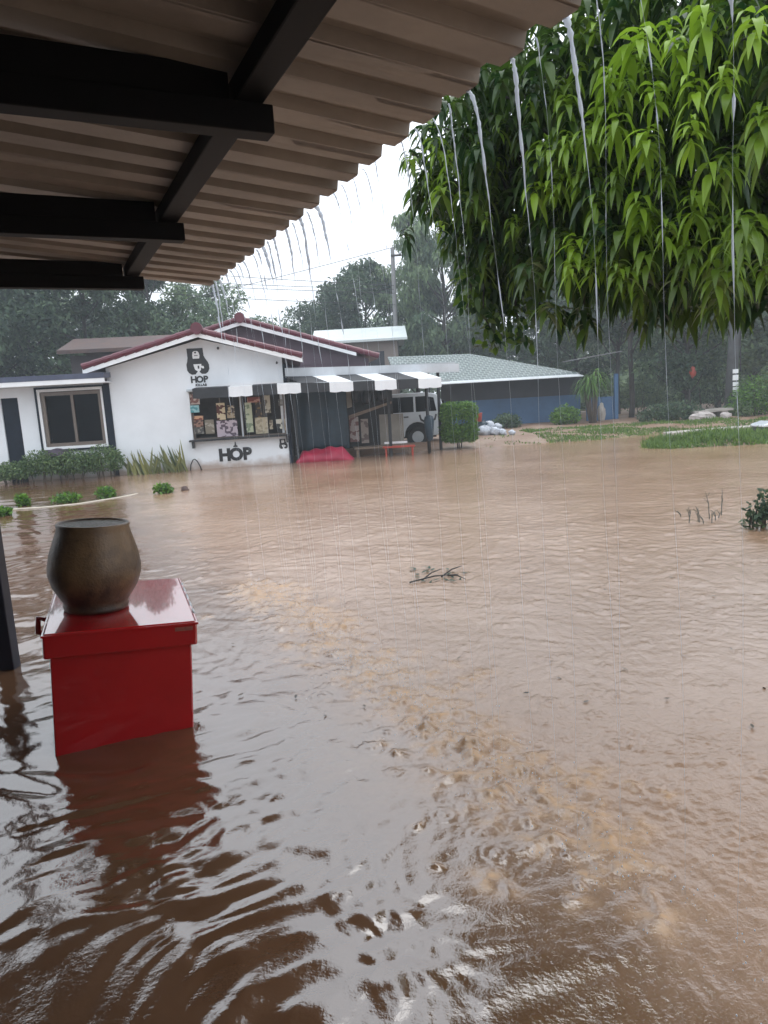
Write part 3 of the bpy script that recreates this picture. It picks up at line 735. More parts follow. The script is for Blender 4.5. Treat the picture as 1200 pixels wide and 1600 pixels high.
def build_posters():
    zz = lambda x, y, d: hit(290 + x / 6.667, 600 + y / 6.667, d)
    rows = [
        (45, 225, 145, 295, '#8fb9bd', '#4c8f96', .3, -.02, 'poster', 'small turquoise sign at the left edge of the cafe hatch', 'sign'),
        (40, 110, 150, 210, '#7a5048', '#b9a79b', .6, .05, 'poster', 'dark reddish poster in the top left corner of the cafe hatch', 'poster'),
        (85, 335, 182, 372, '#c79a78', '#7a4030', .45, .05, 'carton', 'flat orange and cream carton topping the pile at the left of the hatch', 'carton'),
        (83, 382, 187, 445, '#8d6a58', '#4a2c26', .4, .05, 'carton', 'brown carton in the middle of the pile at the left of the cafe hatch', 'carton'),
        (88, 455, 192, 518, '#7d7a72', '#45423e', .4, .05, 'carton', 'grey carton at the bottom of the pile at the left of the cafe hatch', 'carton'),
        (197, 375, 305, 515, '#7f7768', '#a09a8c', .35, .05, 'notice_sheet', 'plain grey beige sheet beside the carton pile in the cafe hatch', 'notice'),
        (315, 200, 420, 370, '#d2c2a0', '#5b2d20', .32, .05, 'poster', 'cream poster with dark red pictures, upper left half of the cafe hatch', 'poster'),
        (430, 225, 515, 290, '#b9a888', '#4a3b2c', .45, .05, 'poster', 'small beige picture card, upper one of two beside the cream poster', 'poster'),
        (430, 298, 515, 352, '#a8977c', '#6c5a44', .35, .05, 'poster', 'small tan card, lower one of two beside the cream poster', 'poster'),
        (318, 385, 548, 540, '#b9abb4', '#5a4a58', .35, .04, 'poster', 'wide lilac drinks poster at the lower middle of the cafe hatch', 'poster'),
        (613, 195, 710, 500, '#b7bda0', '#7d8c70', .35, .05, 'poster', 'tall pale green menu sheet right of the hatch mullion', 'menu'),
        (640, 140, 778, 188, '#80403a', '#b98a78', .3, .04, 'banner', 'narrow red brown banner along the top of the right hatch pane', 'banner'),
        (722, 192, 800, 348, '#6b5127', '#2c2012', .5, .05, 'poster', 'dark golden picture poster below the red banner', 'poster'),
        (720, 352, 865, 512, '#b5aa90', '#9a8f78', .3, .04, 'menu_sheet', 'large beige printed menu sheet below the golden poster', 'menu'),
        (815, 118, 890, 300, '#b8b3a2', '#716b5c', .35, .05, 'poster', 'pale upright poster at the top right of the beige menu', 'poster'),
        (870, 375, 912, 470, '#a49a84', '#6b604e', .35, .05, 'poster', 'slim tan card just right of the beige menu', 'poster'),
        (940, 368, 1012, 466, '#c5c2b4', '#2b2d2a', .38, .04, 'poster', 'white card with a dark picture near the right end of the hatch', 'poster'),
        (1025, 240, 1106, 358, '#c2a294', '#9a5a50', .3, .04, 'poster', 'pinkish beige sheet at the right end of the hatch, upper of two', 'poster'),
        (1025, 362, 1106, 480, '#c0b29c', '#a59680', .3, .04, 'poster', 'plain cream sheet at the right end of the hatch, lower of two', 'poster'),
        (962, 160, 1012, 225, '#9c9a94', '#5e5c58', .4, .05, 'poster', 'small grey note above the white card near the right end of the hatch', 'note'),
    ]
    for i, (x0, y0, x1, y1, pa, ink, am, d, nm, lab, cat) in enumerate(rows):
        s0, zt = zz(x0, y0, d); s1, zb = zz(x1, y1, d)
        s0 = max(s0, -2.75); s1 = min(s1, -.035)
        dep = .16 if nm == 'carton' else .006
        o = obj(nm, MB(HM).box(s0, s1, d, d + dep, zb, zt), print_mat('print_%s' % nm, pa, ink, i, 11 + i % 5, 15 + i % 4, am))
        tag(o, lab, cat, 'printed sheets in the cafe hatch' if nm != 'carton' else 'cartons in the cafe hatch')
build_posters()

# awning along the cafe and the stall
def build_awning():
    root = thing('striped_awning', 'black and white striped fabric awning with scalloped valance over the hatch and the open stall', 'awning', tuple(HM @ Vector((.8, -.6, 1.9))))
    M_aw = mat('white_awning_cloth', (.74, .76, .78), .7, .06, 4); M_ab = mat('black_awning_cloth', (.02, .022, .026), .7, .3, 4)
    edges_px = [300, 357, 394, 433, 470, 515, 552, 586, 620, 654, 690]
    fr = []
    for i, x in enumerate(edges_px):
        s, _ = hit(x, 606, -.9); fr.append(s)
    ztop = lambda s: 2.16 + (.02 if s < .5 else .0) - .012 * max(0, s - .5)
    for i in range(len(fr) - 1):
        a, b = fr[i], fr[i + 1]; white = i % 2 == 1
        name = 'white_panel' if white else 'black_panel'
        za, zb = ztop(a), ztop(b)
        mb = MB(HM); n = 6
        # valance with a scalloped lower edge
        top = [(a, za), (b, zb)]; low = [(a + (b - a) * k / 12, za - .25 - .02 * abs(math.sin(math.pi * k / 12 * 2))) for k in range(12, -1, -1)]
        mb.prism([(p[0], p[1]) for p in top] + low, -.905, -.895)
        sh = -.45 if a > .3 else 0.0
        back_d = .0 if a > .3 else -.05
        dz = (.24 if a > .3 else .05)
        th = .006
        vs = [(a, -.90, za), (b, -.90, zb), (b + sh, back_d - .02, zb + dz), (a + sh, back_d - .02, za + dz)]
        mb.add(vs + [(v[0], v[1], v[2] - th) for v in vs], [(0, 1, 2, 3), (7, 6, 5, 4), (0, 4, 5, 1), (1, 5, 6, 2), (2, 6, 7, 3), (3, 7, 4, 0)])
        obj(name, mb, M_aw if white else M_ab, root)
    obj('front_bar', MB(HM).tube([(fr[0], -.88, ztop(fr[0]) - .02), (fr[4], -.88, ztop(fr[4]) - .02), (fr[-1], -.88, ztop(fr[-1]) - .02)], .018, 8), M_steel, root)
build_awning()

# ------------------------------------------------------------------ the open stall beside it
def build_stall():
    root = thing('open_stall', 'open sided market stall with flat grey roof between the white cafe and the blue building', 'stall', tuple(HM @ Vector((2.4, 1.6, 0))))
    obj('roof', MB(HM).prism([(-.05, 2.50), (-.05, 2.56), (3.4, 2.66), (3.4, 2.60)], .12, 4.85, 'x'), M_steel, root)
    obj('roof_fascia', MB(HM).prism([(.06, 2.36), (4.95, 2.27), (4.95, 2.50), (.06, 2.62)], -.10, -.055), M_greyboard, root)
    for s, d in ((.25, .1), (2.9, .1), (4.6, 1.2), (4.7, 3.2)):
        obj('post', MB(HM).box(s - .04, s + .04, d - .04, d + .04, -.2, 2.5), M_black, root)
    obj('back_wall', MB(HM).box(.12, 3.40, 2.68, 2.74, -.1, 2.60), mat('dark_stall_boards', (.03, .028, .028), .8, .3, 3), root)
    obj('crossbar', MB(HM).box(.1, 4.7, .06, .11, 2.02, 2.07), M_steel, root)
    obj('counter', MB(HM).box(1.9, 3.6, .55, 1.1, .22, .27).box(1.95, 2.02, .6, .66, -.2, .22).box(3.5, 3.57, .6, .66, -.2, .22), M_wood, root)
build_stall()
def sheet(x0, y0, x1, y1, Y, th=.02):
    a = P(x0, y0, Y); b = P(x1, y1, Y)
    return MB().box(min(a.x, b.x), max(a.x, b.x), Y, Y + th, min(a.z, b.z), max(a.z, b.z))
def cloth(x0, y0, x1, y1, Y, amp=.05, nx=26, nz=12, th=.012, seed=1, freq=13):
    """hanging cloth with vertical folds"""
    a = P(x0, y0, Y); b = P(x1, y1, Y); mb = MB(); vs = []; fs = []
    r = random.Random(seed); ph = [r.uniform(0, 6) for _ in range(4)]
    for side in (0, th):
        for j in range(nz + 1):
            for i in range(nx + 1):
                u = i / nx; v = j / nz
                x = a.x + (b.x - a.x) * u; z = a.z + (b.z - a.z) * v
                dy = amp * (.3 + .7 * v) * (math.sin(u * freq + ph[0]) + .5 * math.sin(u * freq * 2.3 + ph[1] + v) + .4 * math.sin(v * 4 + ph[2]))
                vs.append((x, Y + dy + side, z + (.03 * math.sin(u * freq + ph[3]) if j == nz else 0)))
    n = (nx + 1) * (nz + 1)
    for s in (0, 1):
        for j in range(nz):
            for i in range(nx):
                q = s * n + j * (nx + 1) + i; f = (q, q + 1, q + nx + 2, q + nx + 1); fs.append(f if s else f[::-1])
    rim = [i for i in range(nx + 1)] + [j * (nx + 1) + nx for j in range(1, nz + 1)] + [nz * (nx + 1) + i for i in range(nx - 1, -1, -1)] + [j * (nx + 1) for j in range(nz - 1, 0, -1)]
    for k in range(len(rim)):
        p, q = rim[k], rim[(k + 1) % len(rim)]; fs.append((p, q, q + n, p + n))
    return mb.add(vs, fs)
def build_stall_goods():
    tag(obj('tarpaulin', cloth(457, 606, 546, 700, 20.45, .06, seed=3), M_tarpblue, smooth=True), 'dark navy tarpaulin hanging across the left of the open stall', 'tarpaulin')
    # crimson cover over a low heap
    a = P(466, 726, 19.95); b = P(553, 712, 19.95); mb = MB(); vs = []; fs = []
    nx, ny = 34, 12
    for j in range(ny + 1):
        for i in range(nx + 1):
            u = i / nx; v = j / ny
            h = (math.sin(math.pi * min(1, max(0, v)))) ** .55 * (min(1, u / .12) ** .7) * (min(1, (1 - u) / .2) ** .6)
            h *= .24 + .16 * math.sin(math.pi * min(1, u * .8 + .1)) + .02 * math.sin(u * 11) + .025 * math.sin(u * 29 + v * 7) + .03 * math.sin(v * 9 + u * 5)
            vs.append((a.x - .08 + (b.x - a.x + .12) * u, 19.75 + .55 * v + .03 * math.sin(u * 17), -.05 + h))
    for j in range(ny):
        for i in range(nx):
            q = j * (nx + 1) + i; fs.append((q, q + 1, q + nx + 2, q + nx + 1))
    fs.append(tuple([i for i in range(nx + 1)] + [j * (nx + 1) + nx for j in range(1, ny + 1)] + [ny * (nx + 1) + i for i in range(nx - 1, -1, -1)] + [j * (nx + 1) for j in range(ny - 1, 0, -1)])[::-1])
    mb.add(vs, fs)
    tag(obj('covered_heap', mb, M_pink, smooth=True), 'low heap under a crimson tarpaulin in the water at the foot of the navy sheet', 'tarpaulin')
    tag(obj('cloth_panel', cloth(503, 606, 550, 636, 20.9, .012, seed=5, freq=7), M_beige, smooth=True), 'beige cloth panel hanging from the stall bar right of the navy tarpaulin', 'cloth')
    for i, (x0, x1, y1, lab) in enumerate(((549, 562, 628, 'narrow black bag hanging right beside the beige cloth panel'), (564, 583, 632, 'wide black bag hanging in the middle of the three under the awning'), (587, 606, 628, 'black bag hanging nearest to the white van under the awning'))):
        a = P(x0, 606, 20.8); b = P(x1, y1, 20.8); c = (a + b) / 2
        r = thing('hanging_bag', lab, 'bag', (c.x, 20.8, b.z), 'black bags hanging under the awning')
        w = (b.x - a.x) / 2; h = (a.z - b.z)
        mbb = MB().lathe([(.02, 0), (w * .8, .03), (w, h * .3), (w * .92, h * .7), (w * .45, h * .93), (w * .2, h)], (c.x, 20.8, b.z), 14)
        obj('sack', mbb, M_black, r, smooth=True)
        obj('strap', MB().tube([(c.x, 20.8, a.z - .02), (c.x, 20.8, a.z + .12)], .012, 6), M_wire, r)
    for i, (x0, y0, x1, y1, pa, ink, lab) in enumerate(((545, 652, 562, 690, '#9b8f8a', '#6d4a48', 'pale printed poster low in the stall, left of the pair'), (563, 655, 577, 692, '#857a72', '#5a4c48', 'greyer printed poster low in the stall, right of the pair'))):
        tag(obj('poster', sheet(x0, y0, x1, y1, 20.95), print_mat('stall_print', pa, ink, 40 + i, 10, 12, .45)), lab, 'poster', 'posters low in the stall')
    tag(obj('plywood_board', sheet(592, 648, 632, 694, 21.3), M_ply), 'upright grey beige plywood board beside the white van', 'board')
    a = P(545, 652, 20.7); b = P(612, 629, 20.7)
    tag(obj('leaning_plank', MB().prism([(a.x, a.z - .05), (b.x, b.z - .03), (b.x, b.z + .04), (a.x, a.z + .05)], 20.68, 20.74), M_wood), 'slanting brown plank propped under the awning above the posters', 'plank')
    # red bench
    a = P(598, 692, 20.2); b = P(648, 690, 20.2); r = thing('low_bench', 'low red and white bench on the ground in front of the plywood board', 'bench', ((a.x + b.x) / 2, 20.2, 0))
    obj('seat', MB().box(a.x, b.x, 20.1, 20.42, .24, .29), M_redpaint, r, bevel=.006)
    obj('rail', MB().box(a.x + .05, b.x - .2, 20.44, 20.48, .34, .40), M_whitetrim, r)
    for x in (a.x + .06, b.x - .1):
        obj('leg', MB().box(x, x + .05, 20.13, 20.4, -.1, .24), M_redpaint, r)
    # awning pole with a bag on it
    a = P(671, 704, 20.5)
    r = thing('awning_pole', 'black pole at the right end of the striped awning before the white van', 'pole', (a.x, 20.5, 0))
    obj('pole', MB().tube([(a.x, 20.5, -.1), (a.x - .01, 20.5, 2.0)], [.055, .045], 10), M_black, r, smooth=True)
    obj('bracket', MB().tube([(a.x - .24, 20.47, 1.12), (a.x - .2, 20.47, .98), (a.x, 20.47, .86)], .03, 8).tube([(a.x + .24, 20.47, 1.12), (a.x + .2, 20.47, .98), (a.x, 20.47, .86)], .03, 8), M_black, r, smooth=True)
    tag(obj('dark_sack', MB().lathe([(.03, .35), (.10, .45), (.13, .75), (.15, .95), (.12, 1.06), (.04, 1.1)], (a.x + .02, 20.4, 0), 14), M_tarpblue, smooth=True), 'dark sack tied to the black awning pole in front of the white van', 'sack')
build_stall_goods()

def build_van():
    r = thing('white_van', 'white van parked behind the stall, its rear beside the round trimmed bush', 'van', (.2, 23.8, .06))
    L0, L1, Y0, Y1, B = -1.95, 2.17, 23.05, 24.7, .10
    out = [(L1 - .06, B + .28), (L1, B + .5), (L1 - .02, B + 1.02), (L1 - .12, B + 1.42), (L1 - .28, B + 1.60), (L1 - .6, B + 1.66), (L1 - 2.5, B + 1.66), (L1 - 3.05, B + 1.50), (L1 - 3.55, B + 1.02), (L0 + .06, B + .86), (L0, B + .5), (L0 + .05, B + .28)]
    def arch(cx):
        return [(cx + .42 * math.cos(t), B + .30 + .42 * math.sin(t)) for t in np.linspace(math.pi, 0, 11)]
    wr, wf = L1 - .92, L0 + .75
    o2 = out + [(wf - .42, B + .26)] + arch(wf) + [(wf + .42, B + .26), (wr - .42, B + .26)] + arch(wr) + [(wr + .42, B + .26)]
    obj('body', MB().prism(o2, Y0, Y1), M_carwhite, r, bevel=.03)
    obj('wheel_well', MB().box(L0 + .2, L1 - .3, Y0 + .18, Y1 - .18, B + .2, B + .74), M_tyre, r)
    for pts in ([(L1 - .28, B + 1.05), (L1 - .36, B + 1.48), (L1 - .62, B + 1.54), (L1 - .95, B + 1.54), (L1 - .95, B + 1.05)], [(L1 - 1.02, B + 1.05), (L1 - 1.02, B + 1.54), (L1 - 1.95, B + 1.54), (L1 - 1.95, B + 1.05)], [(L1 - 2.02, B + 1.05), (L1 - 2.02, B + 1.54), (L1 - 2.45, B + 1.52), (L1 - 2.95, B + 1.05)]):
        obj('side_window', MB().prism(pts, Y0 - .006, Y0 + .01), M_glass, r)
    obj('rear_window', MB().prism([(Y0 + .15, B + 1.06), (Y1 - .15, B + 1.06), (Y1 - .2, B + 1.38), (Y0 + .2, B + 1.38)], L1 - .10, L1 - .012, 'x'), M_glass, r)
    for wx in (wr, wf):
        for y in (Y0 + .10, Y1 - .10):
            w = obj('wheel', MB().tube([(wx, y - .1, B + .24), (wx, y + .1, B + .24)], .33, 24), M_tyre, r, bevel=.02)
            obj('rim', MB().tube([(wx, y - .106, B + .24), (wx, y + .106, B + .24)], .19, 16), M_steel, w)
    obj('rear_light', MB().box(L1 - .09, L1 + .006, Y0 + .01, Y0 + .16, B + .72, B + 1.02), M_redpaint, r)
    obj('bumper', MB().box(L1 - .14, L1 + .06, Y0 + .03, Y1 - .03, B + .24, B + .44), M_carwhite, r, bevel=.03)
    obj('door_handle', MB().box(L1 - 1.35, L1 - 1.2, Y0 - .03, Y0, B + .88, B + .92), M_black, r)
build_van()

# ------------------------------------------------------------------ other buildings
def build_buildings():
    # rusty roofed house behind the left wing
    r = thing('old_house', 'old house with rusty brown roof behind the left wing of the white cafe', 'house', tuple(HM @ Vector((-5, 11, 0))))
    obj('wall', MB(HM).box(-8.2, -1.2, 9.6, 13.5, -.1, 3.95), M_brownwall, r)
    obj('roof', MB(HM).prism([(9.0, 4.0), (11.5, 4.62), (14.0, 4.0), (14.0, 4.14), (11.5, 4.78), (9.0, 4.14)], -8.5, -.9, 'x'), M_rust, r)
    obj('window', MB(HM).box(-6.6, -5.4, 9.57, 9.62, 2.5, 3.5), M_glass, r)
    # pale building far behind
    r = thing('pale_outbuilding', 'small pale roofed building far behind the stall in front of the trees', 'house', (-.6, 40, 0))
    a = P(512, 557, 38.4); b = P(622, 552, 38.4)
    obj('wall', MB().box(a.x, b.x, 38.6, 42, -.1, 4.62), mat('tan_wall', (.24, .2, .18), .8, .1, 1), r)
    obj('roof', MB().prism([(38.0, 4.60), (40.3, 5.40), (42.6, 4.6), (42.6, 4.72), (40.3, 5.52), (38.0, 4.72)], -3.3, 1.75, 'x'), mat('pale_roof_sheet', (.55, .60, .60), .4, .08, 2), r)
    obj('opening', MB().box(-.6, .5, 38.56, 38.61, 3.2, 4.1), M_bluedark, r)
    # blue building with a scallop tiled roof
    r = thing('blue_building', 'low blue walled building with green scallop tiled roof right of the stall', 'house', (6, 33, 0))
    obj('wall', MB().box(3.3, 9.0, 31.6, 37, -.2, 1.30), M_bluewall, r)
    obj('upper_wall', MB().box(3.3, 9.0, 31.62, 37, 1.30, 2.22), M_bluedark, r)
    obj('side_wall', MB().box(9.0, 10.25, 30.6, 30.75, -.2, 1.15), M_bluewall, r)
    obj('corner_post', MB().box(10.15, 10.3, 30.45, 30.6, -.2, 2.1), M_bluewall, r)
    mt = bpy.data.materials.new('scallop_tiles'); mt.use_nodes = True
    nt = mt.node_tree; bs = nt.nodes['Principled BSDF']; N = nt.nodes.new; L = nt.links.new
    geo = N('ShaderNodeNewGeometry'); mp = N('ShaderNodeMapping'); mp.inputs['Scale'].default_value = (3.4, 3.4, 1)
    L(geo.outputs['Position'], mp.inputs['Vector'])
    br = N('ShaderNodeTexBrick'); br.inputs['Scale'].default_value = 1.0; br.inputs['Mortar Size'].default_value = .2; br.inputs['Brick Width'].default_value = .8; br.inputs['Row Height'].default_value = .9; br.inputs['Mortar Smooth'].default_value = 1.0
    br.inputs['Color1'].default_value = (.085, .115, .11, 1); br.inputs['Color2'].default_value = (.13, .165, .16, 1); br.inputs['Mortar'].default_value = (.34, .39, .39, 1)
    L(mp.outputs[0], br.inputs['Vector']); L(br.outputs['Color'], bs.inputs['Base Color']); bs.inputs['Roughness'].default_value = .4
    bp = N('ShaderNodeBump'); bp.inputs['Distance'].default_value = .05; L(br.outputs['Fac'], bp.inputs['Height']); L(bp.outputs[0], bs.inputs['Normal'])
    mb = MB().add([(1.0, 31.0, 2.14), (8.8, 31.0, 2.24), (4.6, 34.8, 3.50), (0.6, 34.8, 3.58), (8.8, 38.5, 2.24), (1.0, 38.5, 2.14), (1.0, 31.0, 2.04), (8.8, 31.0, 2.14), (8.8, 38.5, 2.14), (1.0, 38.5, 2.04)],
                  [(0, 1, 2, 3), (1, 4, 2), (4, 5, 3, 2), (5, 0, 3), (0, 6, 7, 1), (1, 7, 8, 4), (4, 8, 9, 5), (5, 9, 6, 0), (6, 9, 8, 7)])
    rf = obj('roof', mb, mt, r)
    obj('eave_sheet', MB().prism([(30.1, 2.06), (31.2, 2.18), (31.2, 2.21), (30.1, 2.09)], 2.3, 8.75, 'x'), mat('white_roof_sheet', (.62, .65, .67), .35, .08, 3), rf)
    obj('side_roof', MB().prism([(8.6, 2.78), (10.6, 3.02), (10.6, 3.06), (8.6, 2.82)], 30.8, 33), mat('rusty_side_roof', (.2, .2, .21), .5, .2, 3), r)
build_buildings()

# ------------------------------------------------------------------ red box, pot, kerb
BOXM = Matrix.Translation((-1.735, 3.335, 0)) @ Matrix.Rotation(math.radians(20.5), 4, 'Z') @ Matrix.Rotation(math.radians(4.2), 4, 'Y')
def build_box():
    r = thing('red_chest', 'glossy red painted chest with overlapping lid half under water beneath the shelter', 'chest')
    local_root(r); r.matrix_world = BOXM
    obj('body', MB().box(0, .685, 0, 1.0, -.22, .55), M_redbox, r, bevel=.008)
    lid = MB().box(-.028, .713, -.028, 1.028, .515, .645)
    obj('lid', lid, M_redbox, r, bevel=.012)
    obj('lid_rim', MB().box(-.034, .719, -.034, 1.034, .628, .640), M_redbox, r, bevel=.003)
    obj('handle', MB().tube([(-.03, .5, .57), (-.09, .5, .59), (-.095, .5, .51), (-.03, .5, .49)], .018, 8), M_redbox, r, smooth=True)
    obj('worn_sticker', MB().box(.60, .69, -.0305, -.0285, .60, .62), mat('worn_sticker', (.22, .06, .04), .7, .4, 60), r)
    obj('hinge_chain', MB().tube([(.716, .15 + .06 * i, .636 + .006 * math.sin(i * 2.2)) for i in range(13)], .007, 6), M_steel, r, smooth=True)
    # earthenware pot
    mt = bpy.data.materials.new('stained_earthenware'); mt.use_nodes = True
    nt = mt.node_tree; b = nt.nodes['Principled BSDF']; N = nt.nodes.new; L = nt.links.new
    geo = N('ShaderNodeNewGeometry')
    def nz(s, d, ro=.6):
        x = N('ShaderNodeTexNoise'); x.inputs['Scale'].default_value = s; x.inputs['Detail'].default_value = d; x.inputs['Roughness'].default_value = ro; L(geo.outputs['Position'], x.inputs['Vector']); return x
    a = nz(4.5, 5); c = nz(14, 6, .7); d = nz(70, 3)
    r1 = N('ShaderNodeValToRGB'); e = r1.color_ramp.elements; e[0].position = .36; e[0].color = (.036, .022, .014, 1); e[1].position = .66; e[1].color = (.19, .115, .055, 1)
    L(a.outputs['Fac'], r1.inputs[0])
    r2 = N('ShaderNodeValToRGB'); e = r2.color_ramp.elements; e[0].position = .30; e[0].color = (.25, .22, .2, 1); e[1].position = .40; e[1].color = (1, 1, 1, 1)
    L(c.outputs['Fac'], r2.inputs[0])
    mx = N('ShaderNodeMix'); mx.data_type = 'RGBA'; mx.blend_type = 'MULTIPLY'; mx.inputs['Factor'].default_value = .8
    L(r1.outputs[0], mx.inputs['A']); L(r2.outputs[0], mx.inputs['B']); L(mx.outputs['Result'], b.inputs['Base Color'])
    b.inputs['Roughness'].default_value = .42
    bp = N('ShaderNodeBump'); bp.inputs['Strength'].default_value = .25; bp.inputs['Distance'].default_value = .01; L(d.outputs['Fac'], bp.inputs['Height']); L(bp.outputs[0], b.inputs['Normal'])
    p = thing('water_pot', 'brown earthenware pot brimming with water standing on the lid of the red chest', 'pot')
    local_root(p)
    p.matrix_world = BOXM @ Matrix.Translation((.215, .42, .6465))
    prof = [(.150, 0), (.168, .004), (.172, .022), (.166, .034), (.190, .075), (.224, .135), (.243, .20), (.243, .245), (.232, .31), (.212, .375), (.194, .43), (.188, .455), (.191, .470), (.187, .480), (.176, .480), (.172, .468), (.174, .40)]
    obj('bowl', MB().lathe(prof, n=56), mt, p, smooth=True)
    wm = bpy.data.materials.new('pot_water'); wm.use_nodes = True; wb = wm.node_tree.nodes['Principled BSDF']
    wb.inputs['Base Color'].default_value = (.10, .08, .06, 1); wb.inputs['Roughness'].default_value = .05; wb.inputs['IOR'].default_value = 1.5
    wn = wm.node_tree.nodes.new('ShaderNodeTexNoise'); wn.inputs['Scale'].default_value = 30
    wp = wm.node_tree.nodes.new('ShaderNodeBump'); wp.inputs['Strength'].default_value = .15; wp.inputs['Distance'].default_value = .01
    wm.node_tree.links.new(wn.outputs['Fac'], wp.inputs['Height']); wm.node_tree.links.new(wp.outputs[0], wb.inputs['Normal'])
    obj('water_fill', MB().lathe([(.05, .466), (.1735, .470), (.1735, .4725), (.05, .4725)], n=40), wm, p)
build_box()

def build_kerb():
    pts = [G(20, 796), G(70, 793), G(120, 788), G(165, 781), G(195, 776), G(225, 768)]
    mb = MB(); vs = []; fs = []
    for i, p in enumerate(pts):
        for dx, z in ((-.06, -.3), (-.04, .016), (.04, .016), (.06, -.3)):
            q = pts[min(i + 1, len(pts) - 1)] - pts[max(i - 1, 0)]; nrm = Vector((-q.y, q.x, 0)).normalized()
            vs.append((p.x + nrm.x * dx, p.y + nrm.y * dx, z - .025 * (i == len(pts) - 1)))
    for i in range(len(pts) - 1):
        for j in range(4): fs.append((i * 4 + j, i * 4 + (j + 1) % 4, i * 4 + 4 + (j + 1) % 4, i * 4 + 4 + j))
    fs += [(3, 2, 1, 0), tuple(4 * (len(pts) - 1) + j for j in range(4))]
    tag(obj('kerb', mb.add(vs, fs), M_kerb, bevel=.01), 'thin pale kerb edge just breaking the floodwater in front of the white cafe', 'kerb')
    q = G(290, 766)
    tag(obj('floating_clod', MB().blob((q.x, q.y, .01), (.09, .06, .07), seed=2, jit=.3), M_rust, smooth=True), 'small brown clod sticking out of the floodwater before the cafe counter', 'debris')
build_kerb()

# ------------------------------------------------------------------ vegetation
LM_mango = leaf_mat('mango_leaf', (.29, .47, .035), (.017, .054, .013), .36, .42)
LM_bg = leaf_mat('far_leaf', (.11, .17, .085), (.032, .062, .042), .6, .25, .3)
LM_bg2 = leaf_mat('far_light_leaf', (.21, .29, .14), (.07, .12, .075), .6, .3, .3)
LM_bush = leaf_mat('bush_leaf', (.15, .31, .03), (.035, .10, .018), .5, .3)
LM_hedge = leaf_mat('hedge_leaf', (.24, .33, .14), (.05, .11, .04), .5, .35)
LM_grass = leaf_mat('grass_blade', (.17, .27, .05), (.05, .11, .025), .55, .35)
LM_sword = leaf_mat('sword_leaf', (.26, .26, .09), (.05, .08, .04), .5, .1)

